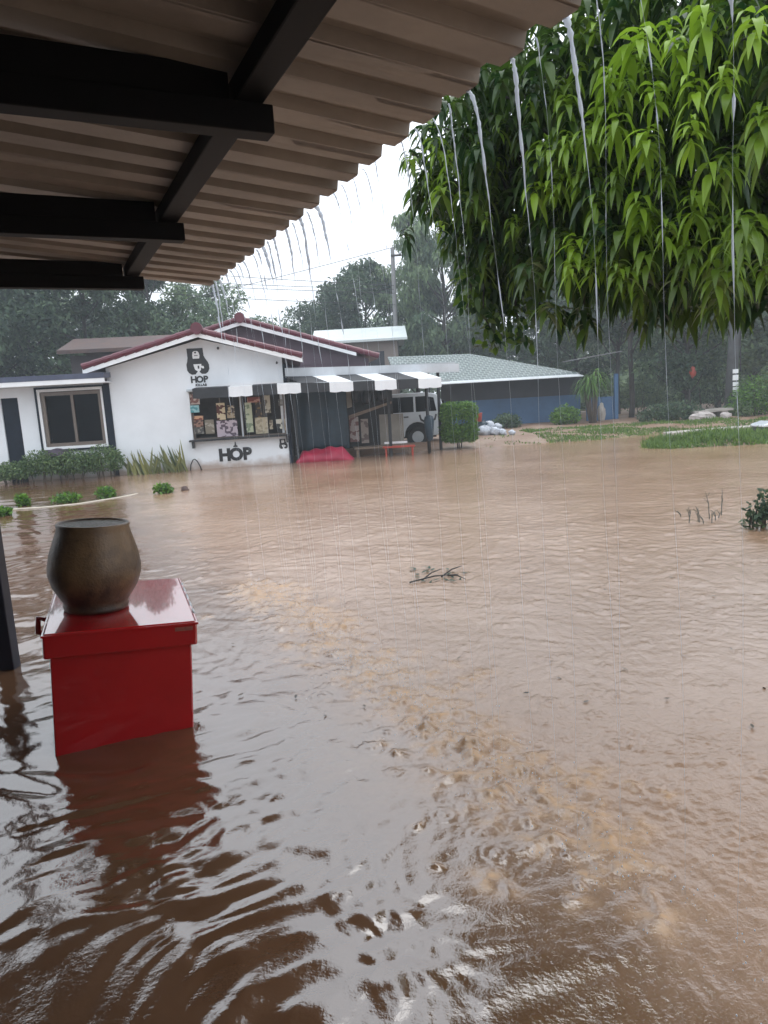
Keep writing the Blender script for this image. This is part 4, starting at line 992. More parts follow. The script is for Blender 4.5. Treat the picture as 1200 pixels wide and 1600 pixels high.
def build_mango():
    blobs = [  # px, py, depth, radius (metres), rosettes
        (1010, 130, 4.9, .95, 190), (1150, 60, 4.4, .75, 110), (860, 215, 5.4, .85, 170), (745, 255, 5.9, .60, 110), (690, 255, 6.1, .38, 40),
        (1085, 300, 4.5, .80, 150), (930, 370, 4.9, .62, 110), (795, 365, 6.0, .55, 90), (1165, 380, 4.2, .45, 60), (1040, 415, 4.5, .40, 45),
        (930, 45, 5.6, .85, 110), (1185, 220, 4.0, .5, 60), (760, 440, 6.3, .30, 40), (1180, 60, 3.6, .35, 22), (1000, 230, 6.0, .9, 150), (1130, 400, 5.2, .5, 55), (800, 150, 6.2, .7, 80)]
    FLUSH = [  # px, py, depth, leaf length, freshness
        (1085, 120, 3.5, .20, .8), (965, 180, 3.9, .22, .75), (1055, 60, 3.7, .21, .85), (1045, 30, 3.8, .22, .9), (1080, 185, 3.3, .21, .7), (1130, 100, 3.2, .20, .75),
        (1020, 130, 3.7, .22, .95), (985, 60, 3.9, .2, .85), (1010, 200, 3.7, .22, .9), (950, 105, 4.1, .18, .9), (1000, 300, 3.9, .2, .85), (885, 205, 4.4, .22, .8), (850, 215, 4.6, .22, .7),
        (920, 200, 4.3, .24, .85), (940, 160, 4.2, .2, .8), (835, 285, 4.7, .2, .95), (860, 280, 4.6, .2, 1.), (900, 260, 4.4, .2, .75), (975, 120, 4.0, .2, .65), (700, 240, 5.4, .21, .6), (680, 215, 5.7, .21, .6), (668, 265, 5.7, .18, .55),
        (720, 300, 5.4, .2, .45), (760, 330, 5.3, .2, .4), (800, 340, 5.2, .19, .4), (690, 350, 5.6, .17, .4), (770, 400, 5.4, .19, .35), (900, 380, 4.4, .22, .8), (945, 385, 4.2, .22, .85), (1000, 340, 4.0, .21, .7),
        (1040, 350, 3.8, .2, .7), (890, 430, 4.4, .21, .8), (965, 430, 4.1, .21, .6), (1075, 390, 3.7, .2, .6), (1010, 410, 4.0, .2, .55), (1130, 380, 3.5, .21, .65), (1085, 300, 3.6, .2, .65), (1160, 330, 3.3, .2, .6),
        (1190, 160, 3.2, .2, .8), (1150, 420, 3.6, .19, .45), (1060, 445, 3.9, .19, .4), (980, 440, 4.1, .19, .5), (1120, 445, 3.7, .2, .4), (870, 120, 4.6, .2, .55), (830, 150, 4.9, .2, .5), (780, 190, 5.2, .2, .45), (750, 220, 5.4, .2, .5),
        (1180, 20, 3.2, .21, .85), (930, 30, 4.5, .2, .7), (1100, 10, 3.5, .2, .8), (1110, 250, 3.5, .2, .55), (930, 300, 4.3, .2, .6), (960, 265, 4.2, .2, .55), (1040, 260, 3.8, .2, .6), (1195, 420, 3.3, .2, .5)]
    cs = []; rads = []; cnt = []
    for x, y, d, r, n in blobs: cs.append(P(x + (14 if x < 760 else 0), y - max(0, y - 300) * .2, d)); rads.append(r); cnt.append(n)
    for c, r, n in (((3.6, 4.9, 4.6), 1.5, 130), ((4.9, 5.6, 5.0), 1.7, 130), ((6.3, 6.4, 4.9), 1.7, 110), ((4.6, 7.2, 5.4), 1.6, 100), ((5.2, 4.6, 3.6), 1.1, 70), ((2.4, 6.2, 5.6), 1.4, 110), ((3.4, 6.6, 4.6), 1.3, 100), ((3.1, 4.2, 3.5), .8, 60)):
        cs.append(Vector(c)); rads.append(r); cnt.append(n)
    pos = []; dr = []; nr = []; Ls = []; Ws = []; dp = []; tn = []
    def rosette(ct, tilt, k, ln, age, drp, wid):
        a0 = rng.uniform(0, 6.28)
        for j in range(k):
            a = a0 + j * 2.4 + rng.normal() * .22
            h = rng.uniform(-.1, .55) if j < k * .65 else rng.uniform(-.9, -.3)
            pos.append(np.array(ct) + np.array([0, 0, -.009 * j])); dr.append(np.array([math.cos(a), math.sin(a), h]) + tilt * .3); nr.append([0, 0, 1] + rng.normal(size=3) * .2)
            L_ = ln * rng.uniform(.75, 1.1)
            Ls.append(L_); Ws.append(L_ * wid * rng.uniform(.85, 1.15)); dp.append(drp * rng.uniform(.75, 1.25)); tn.append(np.clip(age + rng.normal() * .06, 0, 1))
    for c, r, n in zip(cs, rads, cnt):
        d = rnd_dirs(n); q = r * (rng.uniform(.2, 1.0, n) ** .6)
        for i in range(n):
            ct = np.array(c) + d[i] * q[i] * np.array([1, 1, .95])
            outer = q[i] / r
            young = (rng.uniform() < .10 and outer > .72)
            age = np.clip(rng.normal(.5, .16), .2, 1) if young else np.clip(abs(rng.normal(.02, .12)), 0, .4)
            rosette(ct, d[i] * .5, int(rng.integers(7, 12)), rng.uniform(.14, .21), age, rng.uniform(.7, 1.2), .27)
    # the fresh flushes on the outer twigs facing the yard
    for x, y, dd, sz, age in FLUSH:
        y = y - max(0, y - 330) * .22
        for m in range(3):
            ct = P(x + (m > 0) * rng.normal() * 26, y + (m > 0) * (10 + rng.normal() * 18), dd + .15 * m + rng.normal() * .05)
            rosette(ct, np.array([-.1, -.5, .1]), int(rng.integers(9, 14)), sz * rng.uniform(.50, .86), np.clip(age + rng.normal() * .08 - .12 * m, 0, 1), rng.uniform(.75, 1.15), .26)
    root = thing('mango_tree', 'mango tree with drooping bright green leaf clusters hanging in from the upper right', 'tree', (6.4, 6.6, 0))
    me = leaf_mesh('crown', np.array(pos) - np.array(root.location), dr, nr, np.array(Ls), np.array(Ws), np.array(dp), np.array(tn), 5, [.16, .72, 1.0, .86, .48, .02], fold=.35)
    from_mesh('crown', me, LM_mango, root, True)
    mb = MB().tube([(6.4, 6.6, -.3), (6.35, 6.6, .8), (6.1, 6.5, 1.9), (5.8, 6.3, 2.9)], [.30, .24, .21, .18], 12)
    obj('trunk', mb, M_bark, root, smooth=True)
    limbs = MB(); start = Vector((5.8, 6.3, 2.85))
    order = sorted(range(len(cs)), key=lambda i: -rads[i])
    for i in order:
        c = cs[i]; mid = start.lerp(c, .5) + Vector((0, 0, .35 + .1 * math.sin(i)))
        pts = [start.lerp(mid, k / 4) + Vector((.05 * math.sin(i + k), .05 * math.cos(i * 2 + k), .1 * math.sin(k))) * (k > 0) for k in range(4)] + [mid.lerp(c, k / 4) + Vector((.04 * math.sin(i * 3 + k), .03, .05 * math.sin(k * 2))) for k in range(5)]
        r0 = .05 + .03 * rads[i]
        limbs.tube(pts, [r0 * (1 - .82 * k / 8) for k in range(9)], 7)
        for j in range(5):
            e = c + Vector(rnd_dirs(1)[0]) * rads[i] * .8
            limbs.tube([c, c.lerp(e, .5) + Vector((0, 0, .06)), e], [.012, .009, .004], 5)
    obj('limb', limbs, M_darkbark, root, smooth=True)
build_mango()

def tree_proto(name, label, h, rx, trunk_h, n_leaf, leaf, lm, clumps, seed, narrow=1.0, droop=.3, bark=None, lean=0.0, tr=.16):
    """background tree at the origin: trunk, limbs and a crown of leaf clumps"""
    q = np.random.default_rng(seed)
    root = thing(name, label, 'tree')
    cc = []
    for i in range(clumps):
        u = q.uniform(0, 1); z = trunk_h + (h - trunk_h) * (.08 + .9 * u)
        prof = math.sin(math.pi * min(1, .18 + .80 * u)) ** .8
        a = q.uniform(0, 6.28); rr = rx * prof * q.uniform(.25, 1.0)
        cc.append((rr * math.cos(a) + lean * z, rr * math.sin(a), z, rx * narrow * q.uniform(.16, .36) * (.55 + .5 * prof)))
    cc = np.array(cc); per = n_leaf // clumps
    pos = []; tint = []
    for c in cc:
        n = int(per * q.uniform(.5, 1.5) * (c[3] / cc[:, 3].mean()) ** 1.5) + 8
        d = q.normal(size=(n, 3)); d /= np.linalg.norm(d, axis=1, keepdims=True)
        pos.append(c[:3] + d * (c[3] * q.uniform(.2, 1.12, n) ** .55)[:, None] * np.array([1, 1, .8])); tint.append(np.clip(q.normal(q.uniform(.15, .75), .2, n), 0, 1))
    pos = np.concatenate(pos); tint = np.concatenate(tint); n = len(pos)
    d = q.normal(size=(n, 3)) * [1, 1, .6] - [0, 0, .25]
    me = leaf_mesh('crown', pos, d, q.normal(size=(n, 3)) * .6 + [0, 0, 1], leaf * q.uniform(.6, 1.4, n), leaf * .5 * q.uniform(.6, 1.3, n), droop, tint, 2, [.3, 1, .1])
    from_mesh('crown', me, lm, root)
    b = bark or M_darkbark
    obj('trunk', MB().tube([(lean * z + .08 * math.sin(z * 1.3 + seed), .06 * math.cos(z + seed), z) for z in np.linspace(-.3, h * .82, 9)], [tr * (1 - .09 * k) for k in range(9)], 9), b, root, smooth=True)
    mb = MB()
    for i in range(0, clumps, 2):
        c = Vector(cc[i][:3]); z0 = max(trunk_h * .8, c.z - 1.6); s = Vector((lean * z0, 0, z0))
        mb.tube([s, s.lerp(c, .5) + Vector((0, 0, -.15)), c], [tr * .4, tr * .25, .02], 5)
    obj('limb', mb, b, root)
    return root

def build_trees():
    A = tree_proto('broadleaf_tree', '', 10.0, 4.0, 1.6, 15000, .27, LM_bg, 64, 51)
    B = tree_proto('feathery_tree', '', 13.0, 2.8, 2.0, 14000, .27, LM_bg2, 74, 52, narrow=.9, droop=.9)
    C = tree_proto('round_tree', '', 8.0, 3.4, 1.4, 11000, .23, LM_bg2, 50, 53)
    D = tree_proto('slender_tree', '', 10.5, 2.6, 3.6, 9000, .24, LM_bg, 42, 54, tr=.14)
    rows = [  # proto, px, depth, scale xyz, rot, label
        (A, -30, 33, 1.0, .3, 'dark broadleaf tree at the left edge of the photo behind the low wing'),
        (A, 60, 37, 1.05, 1.9, 'dark dense tree above the door of the low wing'),
        (A, 150, 35, .95, 3.4, 'dark dense tree above the window of the low wing'),
        (C, 110, 46, 1.45, 0.4, 'paler tall tree seen over the dark trees left of the rusty roof'),
        (D, 222, 40, 1.0, 5.1, 'slender tree with bare trunk standing just left above the rusty roof'),
        (D, 250, 38, .98, 2.2, 'slender tree with bare trunk above the middle of the rusty roof'),
        (C, 300, 44, 1.12, 2.7, 'bushy tree behind the peak of the white front gable'),
        (C, 350, 48, 1.20, 4.0, 'bushy tree under the far corner of the corrugated roof'),
        (C, 410, 55, 1.0, 5.3, 'pale bushy tree just right of the taller gable peak'),
        (C, 460, 58, .95, 1.1, 'lowest pale tree in the gap under the bright sky'),
        (A, 530, 50, .92, .9, 'dark rounded tree left of the utility pole'),
        (A, 580, 47, 1.02, 2.4, 'dark rounded tree directly behind the utility pole'),
        (B, 655, 46, 1.0, .6, 'tall feathery tree right of the utility pole'),
        (B, 700, 43, 1.03, 2.9, 'tallest feathery tree at the left end of the mango leaves'),
        (B, 760, 45, .9, 4.4, 'feathery tree behind the green scallop tiled roof'),
        (A, 820, 42, .9, 5.6, 'dark tree behind the right half of the scallop tiled roof'),
        (A, 900, 41, .95, 1.2, 'dark tree behind the strap leaved plant by the blue wall'),
        (D, 986, 31.5, .95, 3.3, 'tree with a straight dark trunk rising from bare red soil'),
        (D, 966, 36, .9, .8, 'tree with thin dark trunk behind the straight trunk on red soil'),
        (C, 1030, 52, 1.1, 2.2, 'pale hazy tree seen between the trunks on the right bank'),
        (A, 1074, 31.0, .80, 4.9, 'forked old tree with the thickest trunk on the right bank'),
        (C, 1120, 37, 1.1, .2, 'leafy tree behind the pale concrete slab'),
        (C, 1180, 40, 1.2, 3.0, 'light green tree right of the lettered pole'),
        (C, 1260, 34, 1.1, 5.0, 'light green tree at the right edge of the photo'),
        (C, 960, 55, 1.2, 2.0, 'distant tree behind the two dark trunks'),
    ]
    used = set()
    for pr, px_, Y, sc, rz, lab in rows:
        b = P(px_, 640, Y)
        grp = 'trees behind the flooded yard'
        if pr not in used:
            used.add(pr); o = pr; o.location = (b.x, Y, 0); o.rotation_euler = (0, 0, rz); o.scale = (sc,) * 3; o['label'] = lab
        else:
            o = copy_tree(pr, (b.x, Y, 0), rz, sc, lab)
        o['group'] = grp
    # a far wood that closes the horizon
    q = np.random.default_rng(77); n = 30000
    x = q.uniform(-110, 120, n); y = 72 + 14 * q.uniform(0, 1, n) + 2 * np.sin(x * .2)
    top = 7.2 + 1.6 * np.sin(x * .23 + 1) + 1.2 * np.sin(x * .61 + 2) + .8 * np.sin(x * 1.7)
    z = top * q.uniform(0, 1, n) ** .8
    me = leaf_mesh('far_wood', np.stack([x, y, z], 1), q.normal(size=(n, 3)), q.normal(size=(n, 3)) + [0, -.3, .6], .95 * q.uniform(.5, 1.5, n), .6, .3, np.clip(.45 + .35 * np.sin(x * .55 + z) + q.normal(0, .2, n), 0, 1), 2, [.3, 1, .1])
    o = from_mesh('far_wood', me, LM_bg2); o['kind'] = 'stuff'; o['label'] = 'far wood closing the view behind the buildings'; o['category'] = 'wood'
    n = 15000; x = q.uniform(6, 48, n); y = 43 + 6 * q.uniform(0, 1, n)
    z = (1.7 + .7 * np.sin(x * .9) + .6 * np.sin(x * 2.3 + 1)) * q.uniform(0, 1, n) ** .8
    me = leaf_mesh('undergrowth', np.stack([x, y, z], 1), q.normal(size=(n, 3)), q.normal(size=(n, 3)) + [0, -.3, .6], .5 * q.uniform(.5, 1.5, n), .3, .4, np.clip(.45 + .4 * np.sin(x * 1.9 + 2 * np.sin(y)) + q.normal(0, .2, n), 0, 1), 2, [.3, 1, .1])
    o = from_mesh('undergrowth', me, LM_bg2); o['kind'] = 'stuff'; o['label'] = 'dark undergrowth under the trees of the right bank'; o['category'] = 'undergrowth'
build_trees()

def bush_mesh(name, lobes, n, leaf, lm, q, shell=.5, up=.3, box=False):
    """leaves over ellipsoid lobes (cx, cy, cz, rx, ry, rz)"""
    pos = []; nn = []
    w = np.array([l[3] * l[5] for l in lobes]); w = w / w.sum()
    for l, k in zip(lobes, (w * n).astype(int) + 1):
        d = q.normal(size=(k, 3)); d /= np.linalg.norm(d, axis=1, keepdims=True)
        if box: d = np.sign(d) * np.abs(d) ** .55; d /= (np.abs(d) ** 5).sum(1, keepdims=True) ** .2
        r = q.uniform(shell, 1.04, (k, 1)) ** .6
        pos.append(np.array(l[:3]) + d * r * np.array(l[3:])); nn.append(d)
    pos = np.concatenate(pos); nn = np.concatenate(nn); n = len(pos)
    dr = np.cross(nn, q.normal(size=(n, 3))) + nn * .6 + [0, 0, up]
    return leaf_mesh(name, pos, dr, nn + q.normal(size=(n, 3)) * .5, leaf * q.uniform(.6, 1.35, n), leaf * .55 * q.uniform(.7, 1.3, n), .25, np.clip(q.normal(.45, .3, n), 0, 1), 2, [.3, 1, .1])
def shrub(name, label, cat, loc, lobes, n, leaf, lm, seed, group=None, stems=3, shell=.4, box=False, stem_mat=None, up=.3):
    q = np.random.default_rng(seed); r = thing(name, label, cat, loc, group)
    from_mesh('foliage', bush_mesh('foliage', lobes, n, leaf, lm, q, shell, up, box), lm, r)
    mb = MB(); off = Vector(loc)
    for i in range(stems):
        l = lobes[i % len(lobes)]; a = q.uniform(0, 6.28)
        b = off + Vector((l[0] * .6 + .1 * l[3] * math.cos(a), l[1] * .6 + .1 * l[4] * math.sin(a), -.15)); t = off + Vector((l[0] + .3 * l[3] * math.cos(a), l[1] + .3 * l[4] * math.sin(a), l[2] + .3 * l[5]))
        mb.tube([b, b.lerp(t, .5) + Vector((.02 * math.sin(i), .02, 0)), t], [.022, .016, .006], 6)
    obj('stem', mb, stem_mat or M_bark, r, smooth=True)
    return r
def build_shrubs():
    q = np.random.default_rng(5)
    # hedge row under the window
    labs = ['low hedge plant half hiding the foot of the dark door', 'loose hedge plant with pale leaves left under the cafe window', 'rounded hedge plant in the middle under the cafe window', 'fullest hedge plant beside the dark corner post']
    for i, (x, w, h) in enumerate(((18, .75, .56), (62, .85, .80), (114, .74, .78), (162, .84, .84))):
        s, _ = hit(x, 720, -.35); p = HM @ Vector((s, -.38, 0))
        shrub('hedge_plant', labs[i], 'shrub', tuple(p), [(0, 0, h * .62, w * .55, .28, h * .42), (-w * .35, .02, h * .5, w * .32, .22, h * .34), (w * .35, -.02, h * .55, w * .32, .22, h * .36)], 2400, .07, LM_hedge, 60 + i, 'hedge plants in front of the cafe', 6, .2)
    # purple grey dome between the hedge plants
    s, z = hit(88, 706, -.2); p = HM @ Vector((s, -.12, z))
    tag(obj('folded_parasol', MB().lathe([(.34, -.10), (.33, -.06), (.25, .02), (.12, .07), (.02, .09)], tuple(p), 20).tube([(p.x, p.y, -.3), (p.x, p.y, p.z)], .02, 8), mat('purple_grey_cloth', (.075, .06, .085), .7, .2, 5), smooth=True), 'purple grey dome shaped parasol top between the hedge plants under the window', 'parasol')
    # sword plants
    for k, (x0, x1, n, hh, lab) in enumerate(((198, 236, 24, .62, 'wide clump of sword shaped leaves left of the serving counter'), (238, 262, 16, .50, 'lower leaning clump of sword shaped leaves between two taller clumps'), (262, 296, 22, .72, 'tallest upright clump of sword shaped leaves nearest to the counter'))):
        s0, _ = hit(x0, 735, -.3); s1, _ = hit(x1, 735, -.3); pos = []; dr = []; nr = []
        r = thing('sword_plant', lab, 'plant', tuple(HM @ Vector(((s0 + s1) / 2, -.32, 0))), 'sword plants along the cafe wall')
        c = np.array(r.location)
        for i in range(n):
            p = HM @ Vector((q.uniform(s0, s1), -.32 + q.normal() * .08, -.1)); pos.append(np.array(p) - c)
            dr.append([q.normal() * .32 - .14, q.normal() * .15, 1]); nr.append([q.normal() * .6, -1, 0])
        me = leaf_mesh('leaves', pos, dr, nr, hh * q.uniform(.6, 1.25, n) + .1, .06 * q.uniform(.8, 1.3, n), 0.0, np.clip(q.normal(.5, .3, n), 0, 1), 4, [.6, 1, 1, .7, .03], fold=.25)
        from_mesh('leaves', me, LM_sword, r, True)
    # small plants at the kerb
    for i, (x, y, w, h, lab) in enumerate(((35, 791, .13, .22, 'small round green plant in the flood at the left end of the kerb'), (103, 785, .30, .17, 'widest low green plant along the flooded kerb'), (165, 778, .19, .20, 'bright green tuft near the far end of the kerb'), (255, 771, .19, .19, 'lone green tuft beyond the end of the kerb'), (3, 806, .16, .14, 'dull grey green plant cut by the left edge of the photo'))):
        p = G(x, y)
        shrub('kerb_plant', lab, 'plant', (p.x, p.y, 0), [(0, 0, h * .45, w, w * .7, h * .6), (w * .5, .02, h * .35, w * .5, w * .5, h * .5)], 320, .085, LM_bush, 80 + i, 'small plants along the kerb', 4, .1, up=.9)
    # trimmed bush
    p = P(718, 702, 21.5)
    shrub('trimmed_bush', 'thick bright green trimmed bush shaped like a rounded block beside the white van', 'bush', (p.x, 21.5, .02), [(0.0, 0, .79,   .55, .48, .58)], 12000, .08, LM_bush, 91, None, 3, .42, True)
    for i, (x, y, w, h, n, lm, lab) in enumerate((
            (792, 672, .62, .62, 1300, LM_bg, 'dark low shrub against the blue wall beside the rubbish bags'), (884, 680, .62, .80, 1700, LM_bush, 'light green leafy shrub at the right end of the blue wall'),
            (1032, 672, .9, .7, 1500, LM_bg, 'dark spreading shrub left of the forked old tree'), (1062, 672, .9, .75, 1500, LM_bg, 'dark shrub at the foot of the forked old tree'),
            (1175, 668, .9, 1.6, 2200, LM_bush, 'tall light green shrub right of the lettered pole'), (1205, 672, .9, 1.9, 2200, LM_hedge, 'shrub with pale stems at the right edge behind the grass'), (1152, 672, .55, .7, 900, LM_hedge, 'low pale shrub hiding the foot of the lettered pole'),
            (1010, 640, 1.6, 2.4, 2600, LM_bg2, 'tall hazy shrub between the two trunks on the right bank'), (1100, 640, 2.0, 2.2, 2600, LM_bg, 'dark thicket behind the pale concrete slab'))):
        Y = 29.0 if i < 2 else (27.5 if i < 7 else 36.0)
        b = P(x, y, Y); gz = float(ground_z(b.x, Y))
        shrub('bank_shrub', lab, 'shrub', (b.x, Y, gz), [(0, 0, h * .5, w * .75, .45, h * .5), (-w * .5, .1, h * .35, w * .5, .35, h * .36), (w * .5, 0, h * .4, w * .5, .35, h * .42)], n, .11, lm, 100 + i, 'shrubs on the far bank', 6, .15)
    # plant standing in the water at the right
    p = G(1188, 826); shrub('flooded_plant', 'dark leafy plant standing in the flood at the right edge of the photo', 'plant', (p.x, p.y, 0), [(0, 0, .17, .16, .12, .2), (.12, .05, .22, .14, .12, .22), (-.10, 0, .10, .08, .08, .12)], 260, .075, LM_bg, 130, None, 7, .05, up=.8)
    # bare stems
    p = G(1108, 818); r = thing('bare_stems', 'sparse dead grey stems sticking out of the flood left of the dark leafy plant', 'plant', (p.x, p.y, 0)); mb = MB()
    qq = random.Random(4)
    for x, h in ((1065, .08), (1076, .15), (1078, .10), (1092, .12), (1094, .2), (1109, .33), (1112, .12), (1118, .1), (1127, .34), (1100, .09), (1122, .06)):
        b = G(x, 800 + qq.uniform(5, 18)); l = qq.uniform(-.06, .06)
        mb.tube([(b.x, b.y, -.05), (b.x + l * .4, b.y, h * .6), (b.x + l, b.y + .02, h)], [.006, .005, .003], 5)
        for _ in range(2):
            z = h * qq.uniform(.3, .9); mb.tube([(b.x + l * z / h * .8, b.y, z), (b.x + l + qq.uniform(-.06, .06), b.y, z + .05)], [.004, .003], 5)
    obj('stem', mb, mat('dead_stem', (.10, .11, .10), .8, .2, 9), r)
    r = thing('floating_twig', 'dark broken twig with leaves drifting in the middle of the flood', 'twig', tuple(G(680, 902))); mb = MB()
    for (x0, y0, x1, y1) in ((640, 910, 716, 897), (660, 906, 690, 889), (690, 901, 722, 884), (700, 899, 728, 905)):
        a, b = G(x0, y0, .012), G(x1, y1, .02); mb.tube([a, a.lerp(b, .5) + Vector((0, 0, .02)), b], [.008, .007, .003], 5)
    obj('stem', mb, M_darkbark, r)
    pos = [np.array(G(qq.uniform(645, 722), qq.uniform(884, 908), .015)) - np.array(r.location) for _ in range(26)]
    from_mesh('leaves', leaf_mesh('leaves', pos, rng.normal(size=(26, 3)) * [1, 1, .25], [[0, 0, 1]] * 26, .07, .03, .1, .1, 2, [.3, 1, .1]), LM_bg, r)
    # strap leaved plant at the corner of the blue wall
    b = P(928, 668, 29.3); r = thing('strap_leaf_plant', 'tall plant with long drooping strap leaves at the right corner of the blue wall', 'plant', (b.x, 29.3, 0))
    mb = MB()
    heads = []
    for i in range(7):
        x = q.uniform(-.35, .35); y = q.uniform(-.3, .3); h = q.uniform(1.3, 2.7)
        mb.tube([(b.x + x * .3, 29.3 + y * .3, -.1), (b.x + x * .8, 29.3 + y * .8, h * .6), (b.x + x, 29.3 + y, h)], [.05, .04, .03], 7); heads.append((x, y, h))
    obj('stem', mb, M_bark, r, smooth=True)
    pos = []; dr = []
    for x, y, h in heads:
        for j in range(40):
            a = q.uniform(0, 6.28); pos.append((x, y, h - q.uniform(0, .25))); dr.append((math.cos(a), math.sin(a), q.uniform(.1, 1.1)))
    n = len(pos); from_mesh('leaves', leaf_mesh('leaves', pos, dr, [[0, 0, 1]] * n, q.uniform(.6, 1.0, n), .05, q.uniform(.8, 1.4, n), np.clip(q.normal(.35, .25, n), 0, 1), 5, [.7, 1, 1, .8, .5, .05]), LM_bush, r, True)
    # creeper hanging from the mango at the left
    r = thing('hanging_creeper', 'dark small leaved creeper dangling below the left side of the mango leaves', 'creeper', tuple(P(790, 470, 6.0))); mb = MB(); pos = []
    for (x0, y0, x1, y1, w, k) in ((745, 380, 768, 545, 16, 150), (775, 390, 782, 500, 14, 90), (815, 390, 806, 540, 18, 170), (835, 400, 842, 500, 14, 90), (728, 380, 735, 480, 12, 70), (800, 400, 795, 470, 22, 90)):
        d = 6.0 + q.uniform(-.3, .3); a, c = P(x0, y0, d), P(x1, y1, d)
        mb.tube([a.lerp(c, i / 6) + Vector((.03 * math.sin(i * 2 + x0), .02, 0)) for i in range(7)], .006, 5)
        for _ in range(k):
            f = q.uniform(0, 1) ** .8; e = P(x0 + (x1 - x0) * f + q.normal() * w * .7, y0 + (y1 - y0) * f, d); pos.append((e.x - r.location.x, e.y - r.location.y + q.normal() * .08, e.z - r.location.z))
    n = len(pos); obj('stem', mb, M_darkbark, r)
    from_mesh('leaves', leaf_mesh('leaves', pos, q.normal(size=(n, 3)) - [0, 0, .6], q.normal(size=(n, 3)), .085 * q.uniform(.6, 1.3, n), .05, .5, np.clip(q.normal(.1, .15, n), 0, 1), 3, [.2, 1, .8, .05]), LM_mango, r)
    # grass
    def grass(name, lab, px_poly, n, hmin, hmax, seed):
        qg = np.random.default_rng(seed); xs = []; 
        x0, x1, y0, y1, cond = px_poly
        x = qg.uniform(x0, x1, n * 6); y = qg.uniform(y0, y1, n * 6); z = ground_z(x, y)
        cl = vnoise(x, y, 1.8, seed) + .7 * vnoise(x, y, 4.5, seed + 1)
        ok = (z > -.02) & (cl > cond + qg.normal(size=len(x)) * .35)
        x, y, z, cl = x[ok][:n], y[ok][:n], z[ok][:n], cl[ok][:n]; k = len(x)
        me = leaf_mesh(name, np.stack([x, y, z - .01], 1), np.stack([qg.normal(size=k) * .4, qg.normal(size=k) * .4, np.ones(k)], 1), qg.normal(size=(k, 3)) * [1, 1, .1],
                       qg.uniform(hmin, hmax, k) * (.7 + .3 * np.clip(cl, 0, 2)), .022 + .012 * qg.uniform(size=k), qg.uniform(0, .8, k), np.clip(qg.normal(.5, .3, k), 0, 1), 3, [.8, 1, .7, .05])
        o = from_mesh(name, me, LM_grass); tag(o, lab, 'grass', kind='stuff')
    grass('island_grass', 'tall green grass on the small island at the right of the flood', (6.8, 17, 17.2, 20.2, -4), 18000, .12, .36, 201)
    grass('bank_grass', 'short green grass along the far bank of the flood', (5.2, 22, 21.6, 26.4, -.7), 20000, .06, .16, 202)
    grass('weeds', 'sparse weeds on the red soil before the blue building', (2.2, 9, 21.6, 24, .9), 500, .05, .12, 203)
build_shrubs()

